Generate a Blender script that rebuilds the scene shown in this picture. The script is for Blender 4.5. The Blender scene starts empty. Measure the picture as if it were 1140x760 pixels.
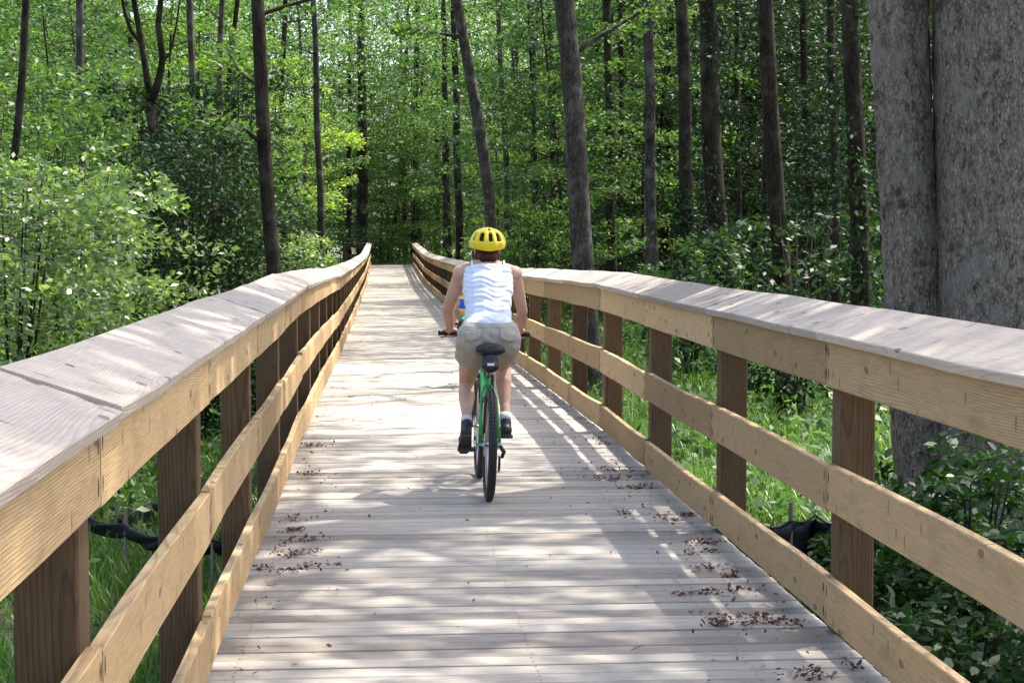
import bpy, bmesh, math, random
import numpy as np
from mathutils import Vector, Matrix, Euler
R = math.radians
random.seed(7)
rng = np.random.default_rng(11)
scene = bpy.context.scene
COL = scene.collection

# ------------------------------------------------------------------ camera, sky, sun, exposure
F = 1980.0                       # focal length in photo pixels (1140 wide)
VX, VY = 425.0, 266.0            # vanishing point of the boardwalk in the photo
EYE = 1.57
PITCH = math.atan((380 - VY) / F)
YAW = math.atan((570 - VX) / (F / math.cos(PITCH)))
cam_data = bpy.data.cameras.new('camera')
cam_data.sensor_width = 36
cam_data.lens = F / 1140 * 36
cam_data.clip_start = 0.05
cam_data.clip_end = 2000
cam = bpy.data.objects.new('camera', cam_data)
cam.location = (0, 0, EYE)
cam.rotation_euler = (math.pi / 2 - PITCH, 0, -YAW)
COL.objects.link(cam)
scene.camera = cam
CAM_ROT = cam.rotation_euler.to_matrix()

world = bpy.data.worlds.new('World')
scene.world = world
world.use_nodes = True
wn = world.node_tree.nodes
wl = world.node_tree.links
bg = wn['Background']
sky = wn.new('ShaderNodeTexSky')
sky.sky_type = 'NISHITA'
sky.sun_disc = False
SUN = Vector((0.46, 0.30, 1.0)).normalized()
sky.sun_elevation = math.asin(SUN.z)
sky.sun_rotation = math.atan2(SUN.x, SUN.y)
sky.air_density = 1.0
sky.dust_density = 4.0
wl.new(sky.outputs[0], bg.inputs['Color'])
bg.inputs['Strength'].default_value = 0.15
sun_data = bpy.data.lights.new('sun', 'SUN')
sun_data.energy = 3.7
sun_data.angle = R(0.55)
sun_data.color = (1.0, 0.95, 0.87)
sun = bpy.data.objects.new('sun', sun_data)
sun.rotation_euler = SUN.to_track_quat('Z', 'Y').to_euler()
sun.location = (20, 20, 60)
COL.objects.link(sun)
scene.view_settings.view_transform = 'Standard'
scene.view_settings.look = 'None'
scene.view_settings.exposure = 1.7
scene.view_settings.gamma = 1.0
scene.view_settings.use_curve_mapping = False
scene.cycles.max_bounces = 6
scene.cycles.diffuse_bounces = 3
scene.cycles.transmission_bounces = 4
scene.cycles.transparent_max_bounces = 4
scene.cycles.caustics_reflective = False
scene.cycles.caustics_refractive = False
scene.cycles.sample_clamp_indirect = 6

# ------------------------------------------------------------------ helpers
def W(px, py, y):
    """world point at world depth y seen at photo pixel (px, py)"""
    d = CAM_ROT @ Vector(((px - 570) / F, (380 - py) / F, -1))
    t = y / d.y
    return Vector((d.x * t, y, EYE + d.z * t))

def link(o, parent=None):
    COL.objects.link(o)
    if parent is not None:
        o.parent = parent
    return o

def tag(o, label=None, cat=None, group=None, kind=None):
    if label: o['label'] = label
    if cat: o['category'] = cat
    if group: o['group'] = group
    if kind: o['kind'] = kind
    return o

def empty(name, loc=(0, 0, 0), rot=(0, 0, 0)):
    o = bpy.data.objects.new(name, None)
    o.empty_display_size = 0.2
    o.location = loc
    o.rotation_euler = rot
    return link(o)

def mesh_obj(name, verts, faces, mats, parent=None, smooth=False, fmat=None):
    me = bpy.data.meshes.new(name)
    me.from_pydata([tuple(v) for v in verts], [], faces)
    for m in (mats if isinstance(mats, (list, tuple)) else [mats]):
        me.materials.append(m)
    if fmat is not None:
        me.polygons.foreach_set('material_index', fmat)
    if smooth:
        me.polygons.foreach_set('use_smooth', [True] * len(me.polygons))
    me.update()
    return link(bpy.data.objects.new(name, me), parent)

def np_quads(name, V, mat, parent=None, nface=4, smooth=False, do_link=True, mats=None):
    """V: (N*nface,3) verts, every nface verts one polygon"""
    n = len(V) // nface
    me = bpy.data.meshes.new(name)
    me.vertices.add(len(V))
    me.vertices.foreach_set('co', np.ascontiguousarray(V, dtype=np.float32).ravel())
    me.loops.add(n * nface)
    me.loops.foreach_set('vertex_index', np.arange(n * nface, dtype=np.int32))
    me.polygons.add(n)
    me.polygons.foreach_set('loop_start', np.arange(0, n * nface, nface, dtype=np.int32))
    me.polygons.foreach_set('loop_total', np.full(n, nface, dtype=np.int32))
    me.materials.append(mat)
    me.update(calc_edges=True)
    o = bpy.data.objects.new(name, me)
    if do_link: link(o, parent)
    return o

class MB:
    """collects simple shapes into one mesh"""
    def __init__(s): s.v = []; s.f = []; s.m = []
    def add(s, v, f, m=0):
        b = len(s.v)
        s.v += [tuple(x) for x in v]
        s.f += [tuple(i + b for i in q) for q in f]
        s.m += [m] * len(f)
    def box(s, x0, x1, y0, y1, z0, z1, m=0):
        v = [(x0, y0, z0), (x1, y0, z0), (x1, y1, z0), (x0, y1, z0), (x0, y0, z1), (x1, y0, z1), (x1, y1, z1), (x0, y1, z1)]
        s.add(v, [(0, 3, 2, 1), (4, 5, 6, 7), (0, 1, 5, 4), (1, 2, 6, 5), (2, 3, 7, 6), (3, 0, 4, 7)], m)
    def tube(s, pts, rad, n=10, m=0, cap=True, flat=None):
        pts = [Vector(p) for p in pts]
        if not isinstance(rad, (list, tuple, np.ndarray)): rad = [rad] * len(pts)
        rings = []
        up = Vector((0.13, 0.27, 1)).normalized()
        for i, p in enumerate(pts):
            t = (pts[min(i + 1, len(pts) - 1)] - pts[max(i - 1, 0)])
            if t.length < 1e-9: t = Vector((0, 0, 1))
            t.normalize()
            if i == 0:
                a = t.cross(up)
                if a.length < 1e-3: a = t.cross(Vector((1, 0, 0)))
                a.normalize()
            else:
                a = (a - t * a.dot(t)).normalized()
            b = t.cross(a)
            rings.append([p + (a * math.cos(2 * math.pi * k / n) + b * math.sin(2 * math.pi * k / n)) * rad[i] for k in range(n)])
        v = [q for r in rings for q in r]
        f = []
        for i in range(len(pts) - 1):
            for k in range(n):
                k2 = (k + 1) % n
                f.append((i * n + k, i * n + k2, (i + 1) * n + k2, (i + 1) * n + k))
        if cap:
            f.append(tuple(range(n - 1, -1, -1)))
            f.append(tuple((len(pts) - 1) * n + k for k in range(n)))
        s.add(v, f, m)
    def ball(s, c, r, m=0, nu=14, nv=9, rot=None):
        c = Vector(c)
        if not isinstance(r, (list, tuple)): r = (r, r, r)
        v = []
        for j in range(nv + 1):
            th = math.pi * j / nv
            for i in range(nu):
                ph = 2 * math.pi * i / nu
                q = Vector((r[0] * math.sin(th) * math.cos(ph), r[1] * math.sin(th) * math.sin(ph), r[2] * math.cos(th)))
                if rot is not None: q = rot @ q
                v.append(c + q)
        f = [(j * nu + i, (j + 1) * nu + i, (j + 1) * nu + (i + 1) % nu, j * nu + (i + 1) % nu) for j in range(nv) for i in range(nu)]
        s.add(v, f, m)
    def cone(s, a, b, ra, rb, m=0, n=14):
        """round-ended tapered limb"""
        a = Vector(a); b = Vector(b)
        s.tube([a, a.lerp(b, .33), a.lerp(b, .67), b], [ra, ra + (rb - ra) * .33, ra + (rb - ra) * .67, rb], n, m)
        s.ball(a, ra, m); s.ball(b, rb, m)
    def torus(s, c, R_, r, m=0, n=48, k=10, ax='x', squash=1.0):
        v = []
        for i in range(n):
            t = 2 * math.pi * i / n
            for j in range(k):
                u = 2 * math.pi * j / k
                rr = R_ + r * math.cos(u)
                v.append((c[0] + r * squash * math.sin(u), c[1] + rr * math.cos(t), c[2] + rr * math.sin(t)))
        f = [(i * k + j, i * k + (j + 1) % k, ((i + 1) % n) * k + (j + 1) % k, ((i + 1) % n) * k + j) for i in range(n) for j in range(k)]
        s.add(v, f, m)
    def build(s, name, mats, parent=None, smooth=False):
        o = mesh_obj(name, s.v, s.f, mats, parent, smooth, s.m)
        return o

def recalc(o):
    bm = bmesh.new(); bm.from_mesh(o.data)
    bmesh.ops.recalc_face_normals(bm, faces=bm.faces[:])
    bm.to_mesh(o.data); bm.free()
    return o

def remesh(mb, name, mat, parent, voxel=0.007, smooth=4):
    """union of overlapping shapes grown into one continuous skin"""
    o = mb.build(name, mat, None, True)
    recalc(o)
    md = o.modifiers.new('r', 'REMESH'); md.mode = 'VOXEL'; md.voxel_size = voxel; md.use_smooth_shade = True
    sm = o.modifiers.new('s', 'SMOOTH'); sm.iterations = smooth; sm.factor = 0.5
    dg = bpy.context.evaluated_depsgraph_get()
    me = bpy.data.meshes.new_from_object(o.evaluated_get(dg))
    o.modifiers.clear()
    old = o.data
    o.data = me
    me.name = name
    me.materials.clear()
    me.materials.append(mat)
    me.polygons.foreach_set('use_smooth', [True] * len(me.polygons))
    me.polygons.foreach_set('material_index', [0] * len(me.polygons))
    bpy.data.meshes.remove(old)
    o.parent = parent
    return o

def bevel(o, w, seg=2):
    md = o.modifiers.new('bevel', 'BEVEL'); md.width = w; md.segments = seg; md.limit_method = 'ANGLE'
    return o

# ------------------------------------------------------------------ materials
def new_mat(name):
    m = bpy.data.materials.new(name)
    m.use_nodes = True
    nt = m.node_tree
    return m, nt, nt.nodes, nt.links, nt.nodes['Principled BSDF']

def plain(name, col, rough=0.6, metal=0.0, spec=0.5, bump=0, bscale=60, var=0.0):
    m, nt, n, l, p = new_mat(name)
    p.inputs['Base Color'].default_value = (*col, 1)
    p.inputs['Roughness'].default_value = rough
    p.inputs['Metallic'].default_value = metal
    p.inputs['Specular IOR Level'].default_value = spec
    if bump or var:
        tc = n.new('ShaderNodeTexCoord')
        no = n.new('ShaderNodeTexNoise'); no.inputs['Scale'].default_value = bscale; no.inputs['Detail'].default_value = 4
        l.new(tc.outputs['Object'], no.inputs['Vector'])
        if bump:
            b = n.new('ShaderNodeBump'); b.inputs['Strength'].default_value = bump; b.inputs['Distance'].default_value = 0.004
            l.new(no.outputs['Fac'], b.inputs['Height']); l.new(b.outputs[0], p.inputs['Normal'])
        if var:
            cr = n.new('ShaderNodeValToRGB')
            cr.color_ramp.elements[0].position = .3; cr.color_ramp.elements[1].position = .7
            cr.color_ramp.elements[0].color = (*[c * (1 - var) for c in col], 1)
            cr.color_ramp.elements[1].color = (*[min(1, c * (1 + var)) for c in col], 1)
            l.new(no.outputs['Fac'], cr.inputs[0]); l.new(cr.outputs[0], p.inputs['Base Color'])
    return m

def mathn(n, l, op, a, b=None, c=None, clamp=False):
    x = n.new('ShaderNodeMath'); x.operation = op; x.use_clamp = clamp
    for i, q in enumerate((a, b, c)):
        if q is None: continue
        if isinstance(q, (int, float)): x.inputs[i].default_value = q
        else: l.new(q, x.inputs[i])
    return x.outputs[0]

def ramp(n, l, fac, stops):
    cr = n.new('ShaderNodeValToRGB')
    e = cr.color_ramp.elements
    while len(e) < len(stops): e.new(0.5)
    for i, (p, c) in enumerate(stops):
        e[i].position = p
        e[i].color = (*c, 1) if len(c) == 3 else c
    l.new(fac, cr.inputs[0])
    return cr.outputs[0]

def mixc(n, l, fac, a, b, mode='MIX'):
    x = n.new('ShaderNodeMix'); x.data_type = 'RGBA'; x.blend_type = mode
    for i, q in ((0, fac), (6, a), (7, b)):
        if isinstance(q, (int, float)): x.inputs[i].default_value = q
        elif isinstance(q, tuple): x.inputs[i].default_value = (*q, 1)
        else: l.new(q, x.inputs[i])
    return x.outputs[2]

def wood(name, light, dark, axis='Y', ring=26, contrast=0.6, knot=(0.09, 0.04, 0.02), grey=None, greyamt=0.0, rough=0.75, island=False, spec=0.25, knots=True, stain=0.35):
    """flat-sawn softwood: bent growth rings, fine fibre, sparse knots, weather stains; grain runs along AXIS of the object"""
    m, nt, n, l, p = new_mat(name)
    tc = n.new('ShaderNodeTexCoord')
    oi = n.new('ShaderNodeObjectInfo')
    if island:
        ge = n.new('ShaderNodeNewGeometry'); rnd = ge.outputs['Random Per Island']
    else:
        rnd = oi.outputs['Random']
    sep = n.new('ShaderNodeSeparateXYZ'); l.new(tc.outputs['Object'], sep.inputs[0])
    ax = {'X': 0, 'Y': 1, 'Z': 2}[axis]
    oth = [i for i in range(3) if i != ax]
    L = mathn(n, l, 'ADD', sep.outputs[ax], mathn(n, l, 'MULTIPLY', rnd, 37.0))
    A = sep.outputs[oth[0]]; B = sep.outputs[oth[1]]
    # low frequency wander of the heart of the log
    def comb(x, y, z):
        c = n.new('ShaderNodeCombineXYZ')
        for i, q in enumerate((x, y, z)):
            if isinstance(q, (int, float)): c.inputs[i].default_value = q
            else: l.new(q, c.inputs[i])
        return c.outputs[0]
    nz = n.new('ShaderNodeTexNoise'); nz.inputs['Scale'].default_value = 1.0; nz.inputs['Detail'].default_value = 0
    l.new(comb(mathn(n, l, 'MULTIPLY', L, .8), mathn(n, l, 'MULTIPLY', A, 1.5), mathn(n, l, 'MULTIPLY', B, 1.5)), nz.inputs['Vector'])
    w = mathn(n, l, 'MULTIPLY', mathn(n, l, 'SUBTRACT', nz.outputs['Fac'], .5), .13)
    A2 = mathn(n, l, 'ADD', mathn(n, l, 'ADD', A, w), mathn(n, l, 'MULTIPLY', mathn(n, l, 'SUBTRACT', rnd, .5), .07))
    B2 = mathn(n, l, 'ADD', mathn(n, l, 'ADD', B, .035), w)
    rr = mathn(n, l, 'SQRT', mathn(n, l, 'ADD', mathn(n, l, 'MULTIPLY', A2, A2), mathn(n, l, 'MULTIPLY', B2, B2)))
    # fine noise so that rings are not perfect
    nf = n.new('ShaderNodeTexNoise'); nf.inputs['Scale'].default_value = 1.0; nf.inputs['Detail'].default_value = 0
    l.new(comb(mathn(n, l, 'MULTIPLY', L, 1.6), mathn(n, l, 'MULTIPLY', A, 14), mathn(n, l, 'MULTIPLY', B, 14)), nf.inputs['Vector'])
    rr = mathn(n, l, 'ADD', rr, mathn(n, l, 'MULTIPLY', nf.outputs['Fac'], .009))
    fr = mathn(n, l, 'FRACT', mathn(n, l, 'MULTIPLY', rr, ring * 3.6))
    rings = ramp(n, l, fr, [(0.0, (0, 0, 0)), (0.55, (.25, .25, .25)), (0.86, (1, 1, 1)), (1.0, (0.05, .05, .05))])
    base = mixc(n, l, mathn(n, l, 'MULTIPLY', rings, contrast), light, dark)
    # fibre
    fb = n.new('ShaderNodeTexNoise'); fb.inputs['Scale'].default_value = 1.0; fb.inputs['Detail'].default_value = 4
    l.new(comb(mathn(n, l, 'MULTIPLY', L, 9), mathn(n, l, 'MULTIPLY', A, 260), mathn(n, l, 'MULTIPLY', B, 260)), fb.inputs['Vector'])
    fib = ramp(n, l, fb.outputs['Fac'], [(.3, (.72, .72, .72)), (.7, (1.12, 1.12, 1.12))])
    base = mixc(n, l, 1.0, base, fib, 'MULTIPLY')
    # weather stain
    ns = n.new('ShaderNodeTexNoise'); ns.inputs['Scale'].default_value = 1.0; ns.inputs['Detail'].default_value = 5; ns.inputs['Roughness'].default_value = .65
    l.new(comb(mathn(n, l, 'MULTIPLY', L, 3.2), mathn(n, l, 'MULTIPLY', A, 9), mathn(n, l, 'MULTIPLY', B, 9)), ns.inputs['Vector'])
    st = ramp(n, l, ns.outputs['Fac'], [(.52, (0, 0, 0)), (.72, (1, 1, 1))])
    base = mixc(n, l, mathn(n, l, 'MULTIPLY', st, stain), base, tuple(c * .42 for c in dark))
    if grey is not None:
        ng = n.new('ShaderNodeTexNoise'); ng.inputs['Scale'].default_value = 1.0; ng.inputs['Detail'].default_value = 4
        l.new(comb(mathn(n, l, 'MULTIPLY', L, 1.4), mathn(n, l, 'MULTIPLY', A, 7), mathn(n, l, 'MULTIPLY', B, 7)), ng.inputs['Vector'])
        gf = ramp(n, l, ng.outputs['Fac'], [(.25, (.55, .55, .55)), (.6, (1, 1, 1))])
        base = mixc(n, l, mathn(n, l, 'MULTIPLY', gf, greyamt), base, grey)
    # per board tone
    tone = ramp(n, l, mathn(n, l, 'FRACT', mathn(n, l, 'MULTIPLY', rnd, 13.7)), [(0, (.62, .59, .55)), (.5, (.96, .95, .93)), (1, (1.2, 1.14, 1.06))])
    base = mixc(n, l, 1.0, base, tone, 'MULTIPLY')
    if knots:
        AB = mathn(n, l, 'ADD', A, B)
        vo = n.new('ShaderNodeTexVoronoi'); vo.voronoi_dimensions = '2D'; vo.inputs['Scale'].default_value = 1.0; vo.inputs['Randomness'].default_value = 1
        l.new(comb(mathn(n, l, 'ADD', mathn(n, l, 'MULTIPLY', L, 2.6), mathn(n, l, 'MULTIPLY', nf.outputs['Fac'], .25)), mathn(n, l, 'MULTIPLY', AB, 5), 0), vo.inputs['Vector'])
        kf = ramp(n, l, vo.outputs['Distance'], [(0.0, (1, 1, 1)), (.03, (.6, .6, .6)), (.055, (.9, .9, .9)), (.08, (0, 0, 0))])
        sk_ = n.new('ShaderNodeSeparateColor'); l.new(vo.outputs['Color'], sk_.inputs[0])
        kf = mathn(n, l, 'MULTIPLY', kf, mathn(n, l, 'GREATER_THAN', sk_.outputs[0], .58))
        base = mixc(n, l, mathn(n, l, 'MULTIPLY', kf, .85), base, knot)
        # drying cracks and ticks across the board
        v2 = n.new('ShaderNodeTexVoronoi'); v2.voronoi_dimensions = '2D'; v2.inputs['Scale'].default_value = 1.0
        l.new(comb(mathn(n, l, 'MULTIPLY', L, 10), mathn(n, l, 'MULTIPLY', AB, 2.6), 0), v2.inputs['Vector'])
        k2 = ramp(n, l, v2.outputs['Distance'], [(0.0, (1, 1, 1)), (.05, (.7, .7, .7)), (.085, (0, 0, 0))])
        sc_ = n.new('ShaderNodeSeparateColor'); l.new(v2.outputs['Color'], sc_.inputs[0])
        gate = mathn(n, l, 'GREATER_THAN', sc_.outputs[0], .6)
        base = mixc(n, l, mathn(n, l, 'MULTIPLY', mathn(n, l, 'MULTIPLY', k2, gate), .85), base, knot)
    l.new(base, p.inputs['Base Color'])
    p.inputs['Roughness'].default_value = rough
    p.inputs['Specular IOR Level'].default_value = spec
    bu = n.new('ShaderNodeBump'); bu.inputs['Strength'].default_value = .55; bu.inputs['Distance'].default_value = .0022
    l.new(mathn(n, l, 'ADD', fb.outputs['Fac'], mathn(n, l, 'MULTIPLY', rings, .5)), bu.inputs['Height'])
    l.new(bu.outputs[0], p.inputs['Normal'])
    return m

def leaf_mat(name, a, b, c=None, trans=0.45, rough=0.42, tint=(1.5, 1.55, .55), spec=0.5):
    """a..b: leaf colours; varied leaf by leaf, clump by clump and plant by plant"""
    m, nt, n, l, p = new_mat(name)
    ge = n.new('ShaderNodeNewGeometry'); oi = n.new('ShaderNodeObjectInfo'); tc = n.new('ShaderNodeTexCoord')
    no = n.new('ShaderNodeTexNoise'); no.inputs['Scale'].default_value = .9; no.inputs['Detail'].default_value = 2
    l.new(tc.outputs['Object'], no.inputs['Vector'])
    f = mathn(n, l, 'ADD', mathn(n, l, 'MULTIPLY', ge.outputs['Random Per Island'], .55),
              mathn(n, l, 'ADD', mathn(n, l, 'MULTIPLY', no.outputs['Fac'], .45), mathn(n, l, 'MULTIPLY', mathn(n, l, 'SUBTRACT', oi.outputs['Random'], .5), .35)))
    stops = [(.15, a), (.75, b)] + ([(.97, c)] if c else [])
    col = ramp(n, l, f, stops)
    l.new(col, p.inputs['Base Color'])
    p.inputs['Roughness'].default_value = rough
    p.inputs['Specular IOR Level'].default_value = spec
    tr = n.new('ShaderNodeBsdfTranslucent')
    l.new(mixc(n, l, 1.0, col, tint, 'MULTIPLY'), tr.inputs['Color'])
    mx = n.new('ShaderNodeMixShader'); mx.inputs[0].default_value = trans
    l.new(p.outputs[0], mx.inputs[1]); l.new(tr.outputs[0], mx.inputs[2])
    l.new(mx.outputs[0], n['Material Output'].inputs['Surface'])
    return m

def bark_mat(name, a, b, scale=1.0, patch=None, depth=.012, streak=5.0, stops=(.48, .70, 1.0)):
    m, nt, n, l, p = new_mat(name)
    tc = n.new('ShaderNodeTexCoord'); oi = n.new('ShaderNodeObjectInfo')
    mp = n.new('ShaderNodeMapping'); mp.inputs['Scale'].default_value = (1, 1, 1 / streak)
    ad = n.new('ShaderNodeVectorMath'); ad.operation = 'ADD'
    l.new(tc.outputs['Object'], ad.inputs[0]); l.new(oi.outputs['Random'], ad.inputs[1])
    l.new(ad.outputs[0], mp.inputs['Vector'])
    v = n.new('ShaderNodeTexVoronoi'); v.inputs['Scale'].default_value = 55 * scale; v.feature = 'DISTANCE_TO_EDGE'
    n1 = n.new('ShaderNodeTexNoise'); n1.inputs['Scale'].default_value = 26 * scale; n1.inputs['Detail'].default_value = 9; n1.inputs['Roughness'].default_value = .78
    ds = n.new('ShaderNodeVectorMath'); ds.operation = 'MULTIPLY_ADD'
    l.new(n1.outputs['Color'], ds.inputs[0]); ds.inputs[1].default_value = (.09, .09, .09); l.new(mp.outputs[0], ds.inputs[2])
    l.new(mp.outputs[0], n1.inputs['Vector']); l.new(ds.outputs[0], v.inputs['Vector'])
    vv = mathn(n, l, 'MULTIPLY', v.outputs['Distance'], 2.2, clamp=True)
    h = mathn(n, l, 'ADD', mathn(n, l, 'MULTIPLY', vv, .38), mathn(n, l, 'MULTIPLY', n1.outputs['Fac'], 1.0))
    mid = tuple((p_ + q_) / 2.4 for p_, q_ in zip(a, b))
    col = ramp(n, l, h, [(stops[0], tuple(c * .45 for c in a)), (stops[1], mid), (stops[2], b)])
    n2 = n.new('ShaderNodeTexNoise'); n2.inputs['Scale'].default_value = 3.2; n2.inputs['Detail'].default_value = 6; n2.inputs['Roughness'].default_value = .6
    l.new(ad.outputs[0], n2.inputs['Vector'])
    if patch:
        pf = ramp(n, l, n2.outputs['Fac'], [(.50, (0, 0, 0)), (.66, (1, 1, 1))])
        col = mixc(n, l, mathn(n, l, 'MULTIPLY', pf, .55), col, patch)
        df = ramp(n, l, n2.outputs['Fac'], [(.34, (1, 1, 1)), (.40, (0, 0, 0))])
        col = mixc(n, l, mathn(n, l, 'MULTIPLY', df, .7), col, tuple(c * .35 for c in a))
    l.new(col, p.inputs['Base Color'])
    p.inputs['Roughness'].default_value = .9
    p.inputs['Specular IOR Level'].default_value = .15
    bu = n.new('ShaderNodeBump'); bu.inputs['Strength'].default_value = 1.0; bu.inputs['Distance'].default_value = depth
    l.new(h, bu.inputs['Height']); l.new(bu.outputs[0], p.inputs['Normal'])
    return m

M = {}
M['rail'] = wood('rail_wood', (.62, .425, .195), (.28, .145, .05), 'Y', ring=34, contrast=.8, grey=(.42, .34, .24), greyamt=.3, stain=.4)
M['cap'] = wood('cap_wood', (.50, .43, .35), (.24, .17, .12), 'Y', ring=30, contrast=.6, grey=(.47, .425, .385), greyamt=.5, rough=.75, stain=.35)
M['post'] = wood('post_wood', (.145, .088, .044), (.06, .033, .016), 'Z', ring=22, contrast=.65, rough=.8)
M['deck'] = wood('deck_wood', (.43, .385, .325), (.21, .17, .125), 'X', ring=24, contrast=.65, grey=(.405, .39, .365), greyamt=.5, island=True, knots=False, stain=.8, rough=.68)
M['screw'] = plain('rusted_screw', (.035, .02, .015), .7)
M['timber'] = plain('old_timber', (.12, .085, .055), .9, bump=.5, bscale=20, var=.3)
M['leafA'] = leaf_mat('leaf_green', (.032, .075, .016), (.09, .168, .038), (.18, .25, .07), trans=.5, rough=.5, spec=.4, tint=(1.75, 1.85, .85))
M['leafB'] = leaf_mat('leaf_mid', (.022, .062, .018), (.06, .125, .034), (.11, .18, .05), trans=.38, rough=.5, spec=.4, tint=(1.5, 1.7, .7))
M['leafD'] = leaf_mat('leaf_shade_dark', (.008, .025, .008), (.022, .056, .015), (.048, .10, .025), trans=.28, rough=.5, spec=.3)  # shade of the thicket and right-hand wood put into the leaf colour
M['leafL'] = leaf_mat('leaf_sun_pale', (.05, .10, .025), (.22, .33, .10), (.52, .56, .34), rough=.34, spec=1.0, trans=.42, tint=(1.7, 1.7, .9))  # sunlight and white sheen on the leaves put into pale colours
M['leafY'] = leaf_mat('leaf_lime', (.06, .13, .015), (.14, .23, .035), (.24, .31, .06), trans=.55, rough=.5, spec=.4, tint=(1.9, 1.9, .7))
M['ivy'] = leaf_mat('leaf_glossy', (.018, .055, .012), (.04, .105, .022), (.10, .20, .03), trans=.3, rough=.45, spec=.4)
M['grass'] = leaf_mat('grass_blade', (.05, .12, .02), (.10, .20, .04), (.20, .26, .09), trans=.4, rough=.4)
M['barkB'] = bark_mat('bark_brown', (.02, .015, .011), (.085, .062, .045), 1.0, patch=(.10, .10, .07))
M['barkG'] = bark_mat('bark_grey', (.045, .038, .03), (.16, .14, .115), .9, patch=(.20, .20, .18))
M['barkP'] = bark_mat('bark_pale_grey', (.17, .135, .105), (.66, .55, .44), .85, patch=(.42, .37, .31), depth=.03, streak=2.2, stops=(.45, .60, .86))
M['litter'] = plain('dead_leaf', (.12, .055, .032), .9, var=.5, bscale=30)
M['fabric'] = plain('black_fabric', (.012, .012, .014), .55, spec=.4)
M['stake'] = plain('grey_stake', (.25, .2, .15), .9)

# ------------------------------------------------------------------ ground and deck heights
_PY = [-10, 0, 12, 13.6, 16.5, 22.5, 26, 40, 52, 68, 76, 85, 102, 110]
_PZ = [0, 0, 0, .015, -.015, -.09, -.15, -.24, -.28, -.31, -.27, -.15, .07, .07]
def deck_z(y):
    return float(np.interp(y, _PY, _PZ))
def ground_z(x, y):
    b = -0.98 + .10 * math.sin(x * .55 + 1.3) * math.cos(y * .31) + .05 * math.sin(x * 1.9 + y * 1.3)
    rise = min(1, max(0, (y - 84) / 17.5)) if abs(x) < 60 else 0
    rise = rise * rise * (3 - 2 * rise)
    b = b * (1 - rise) + rise * (.03 + .03 * math.sin(x * .8))
    b += max(0, abs(x - .5) - 14) * .02
    return b

def m_ground():
    m, nt, n, l, p = new_mat('forest_floor')
    tc = n.new('ShaderNodeTexCoord')
    a = n.new('ShaderNodeTexNoise'); a.inputs['Scale'].default_value = .6; a.inputs['Detail'].default_value = 8
    b = n.new('ShaderNodeTexNoise'); b.inputs['Scale'].default_value = 14; b.inputs['Detail'].default_value = 8; b.inputs['Roughness'].default_value = .75
    l.new(tc.outputs['Object'], a.inputs['Vector']); l.new(tc.outputs['Object'], b.inputs['Vector'])
    soil = ramp(n, l, b.outputs['Fac'], [(.3, (.03, .022, .014)), (.5, (.085, .06, .038)), (.7, (.19, .145, .10))])
    gr = ramp(n, l, b.outputs['Fac'], [(.3, (.02, .045, .012)), (.7, (.07, .12, .03))])
    c = mixc(n, l, ramp(n, l, a.outputs['Fac'], [(.42, (0, 0, 0)), (.58, (1, 1, 1))]), soil, gr)
    l.new(c, p.inputs['Base Color']); p.inputs['Roughness'].default_value = .95
    bu = n.new('ShaderNodeBump'); bu.inputs['Distance'].default_value = .05
    l.new(b.outputs['Fac'], bu.inputs['Height']); l.new(bu.outputs[0], p.inputs['Normal'])
    return m

def build_ground():
    xs = np.concatenate([[-900, -400, -200, -120, -80], np.arange(-60, 61, 1.5), [80, 120, 200, 400, 900]])
    ys = np.concatenate([[-900, -300, -100, -50, -30], np.arange(-20, 141, 1.5), [160, 200, 300, 500, 900]])
    v = [(x, y, ground_z(x, y) if abs(x) < 70 and -25 < y < 150 else (-.9 if y < 90 else .0) + max(0, min(abs(x), 80) - 14) * .02) for y in ys for x in xs]
    nx = len(xs)
    f = [(j * nx + i, j * nx + i + 1, (j + 1) * nx + i + 1, (j + 1) * nx + i) for j in range(len(ys) - 1) for i in range(nx - 1)]
    o = mesh_obj('ground', v, f, m_ground(), None, True)
    tag(o, kind='structure')
build_ground()

XL, XR = -0.615, 1.766           # inner faces of the rail boards
BAY = 2.47
YEND = 102.4

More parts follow.
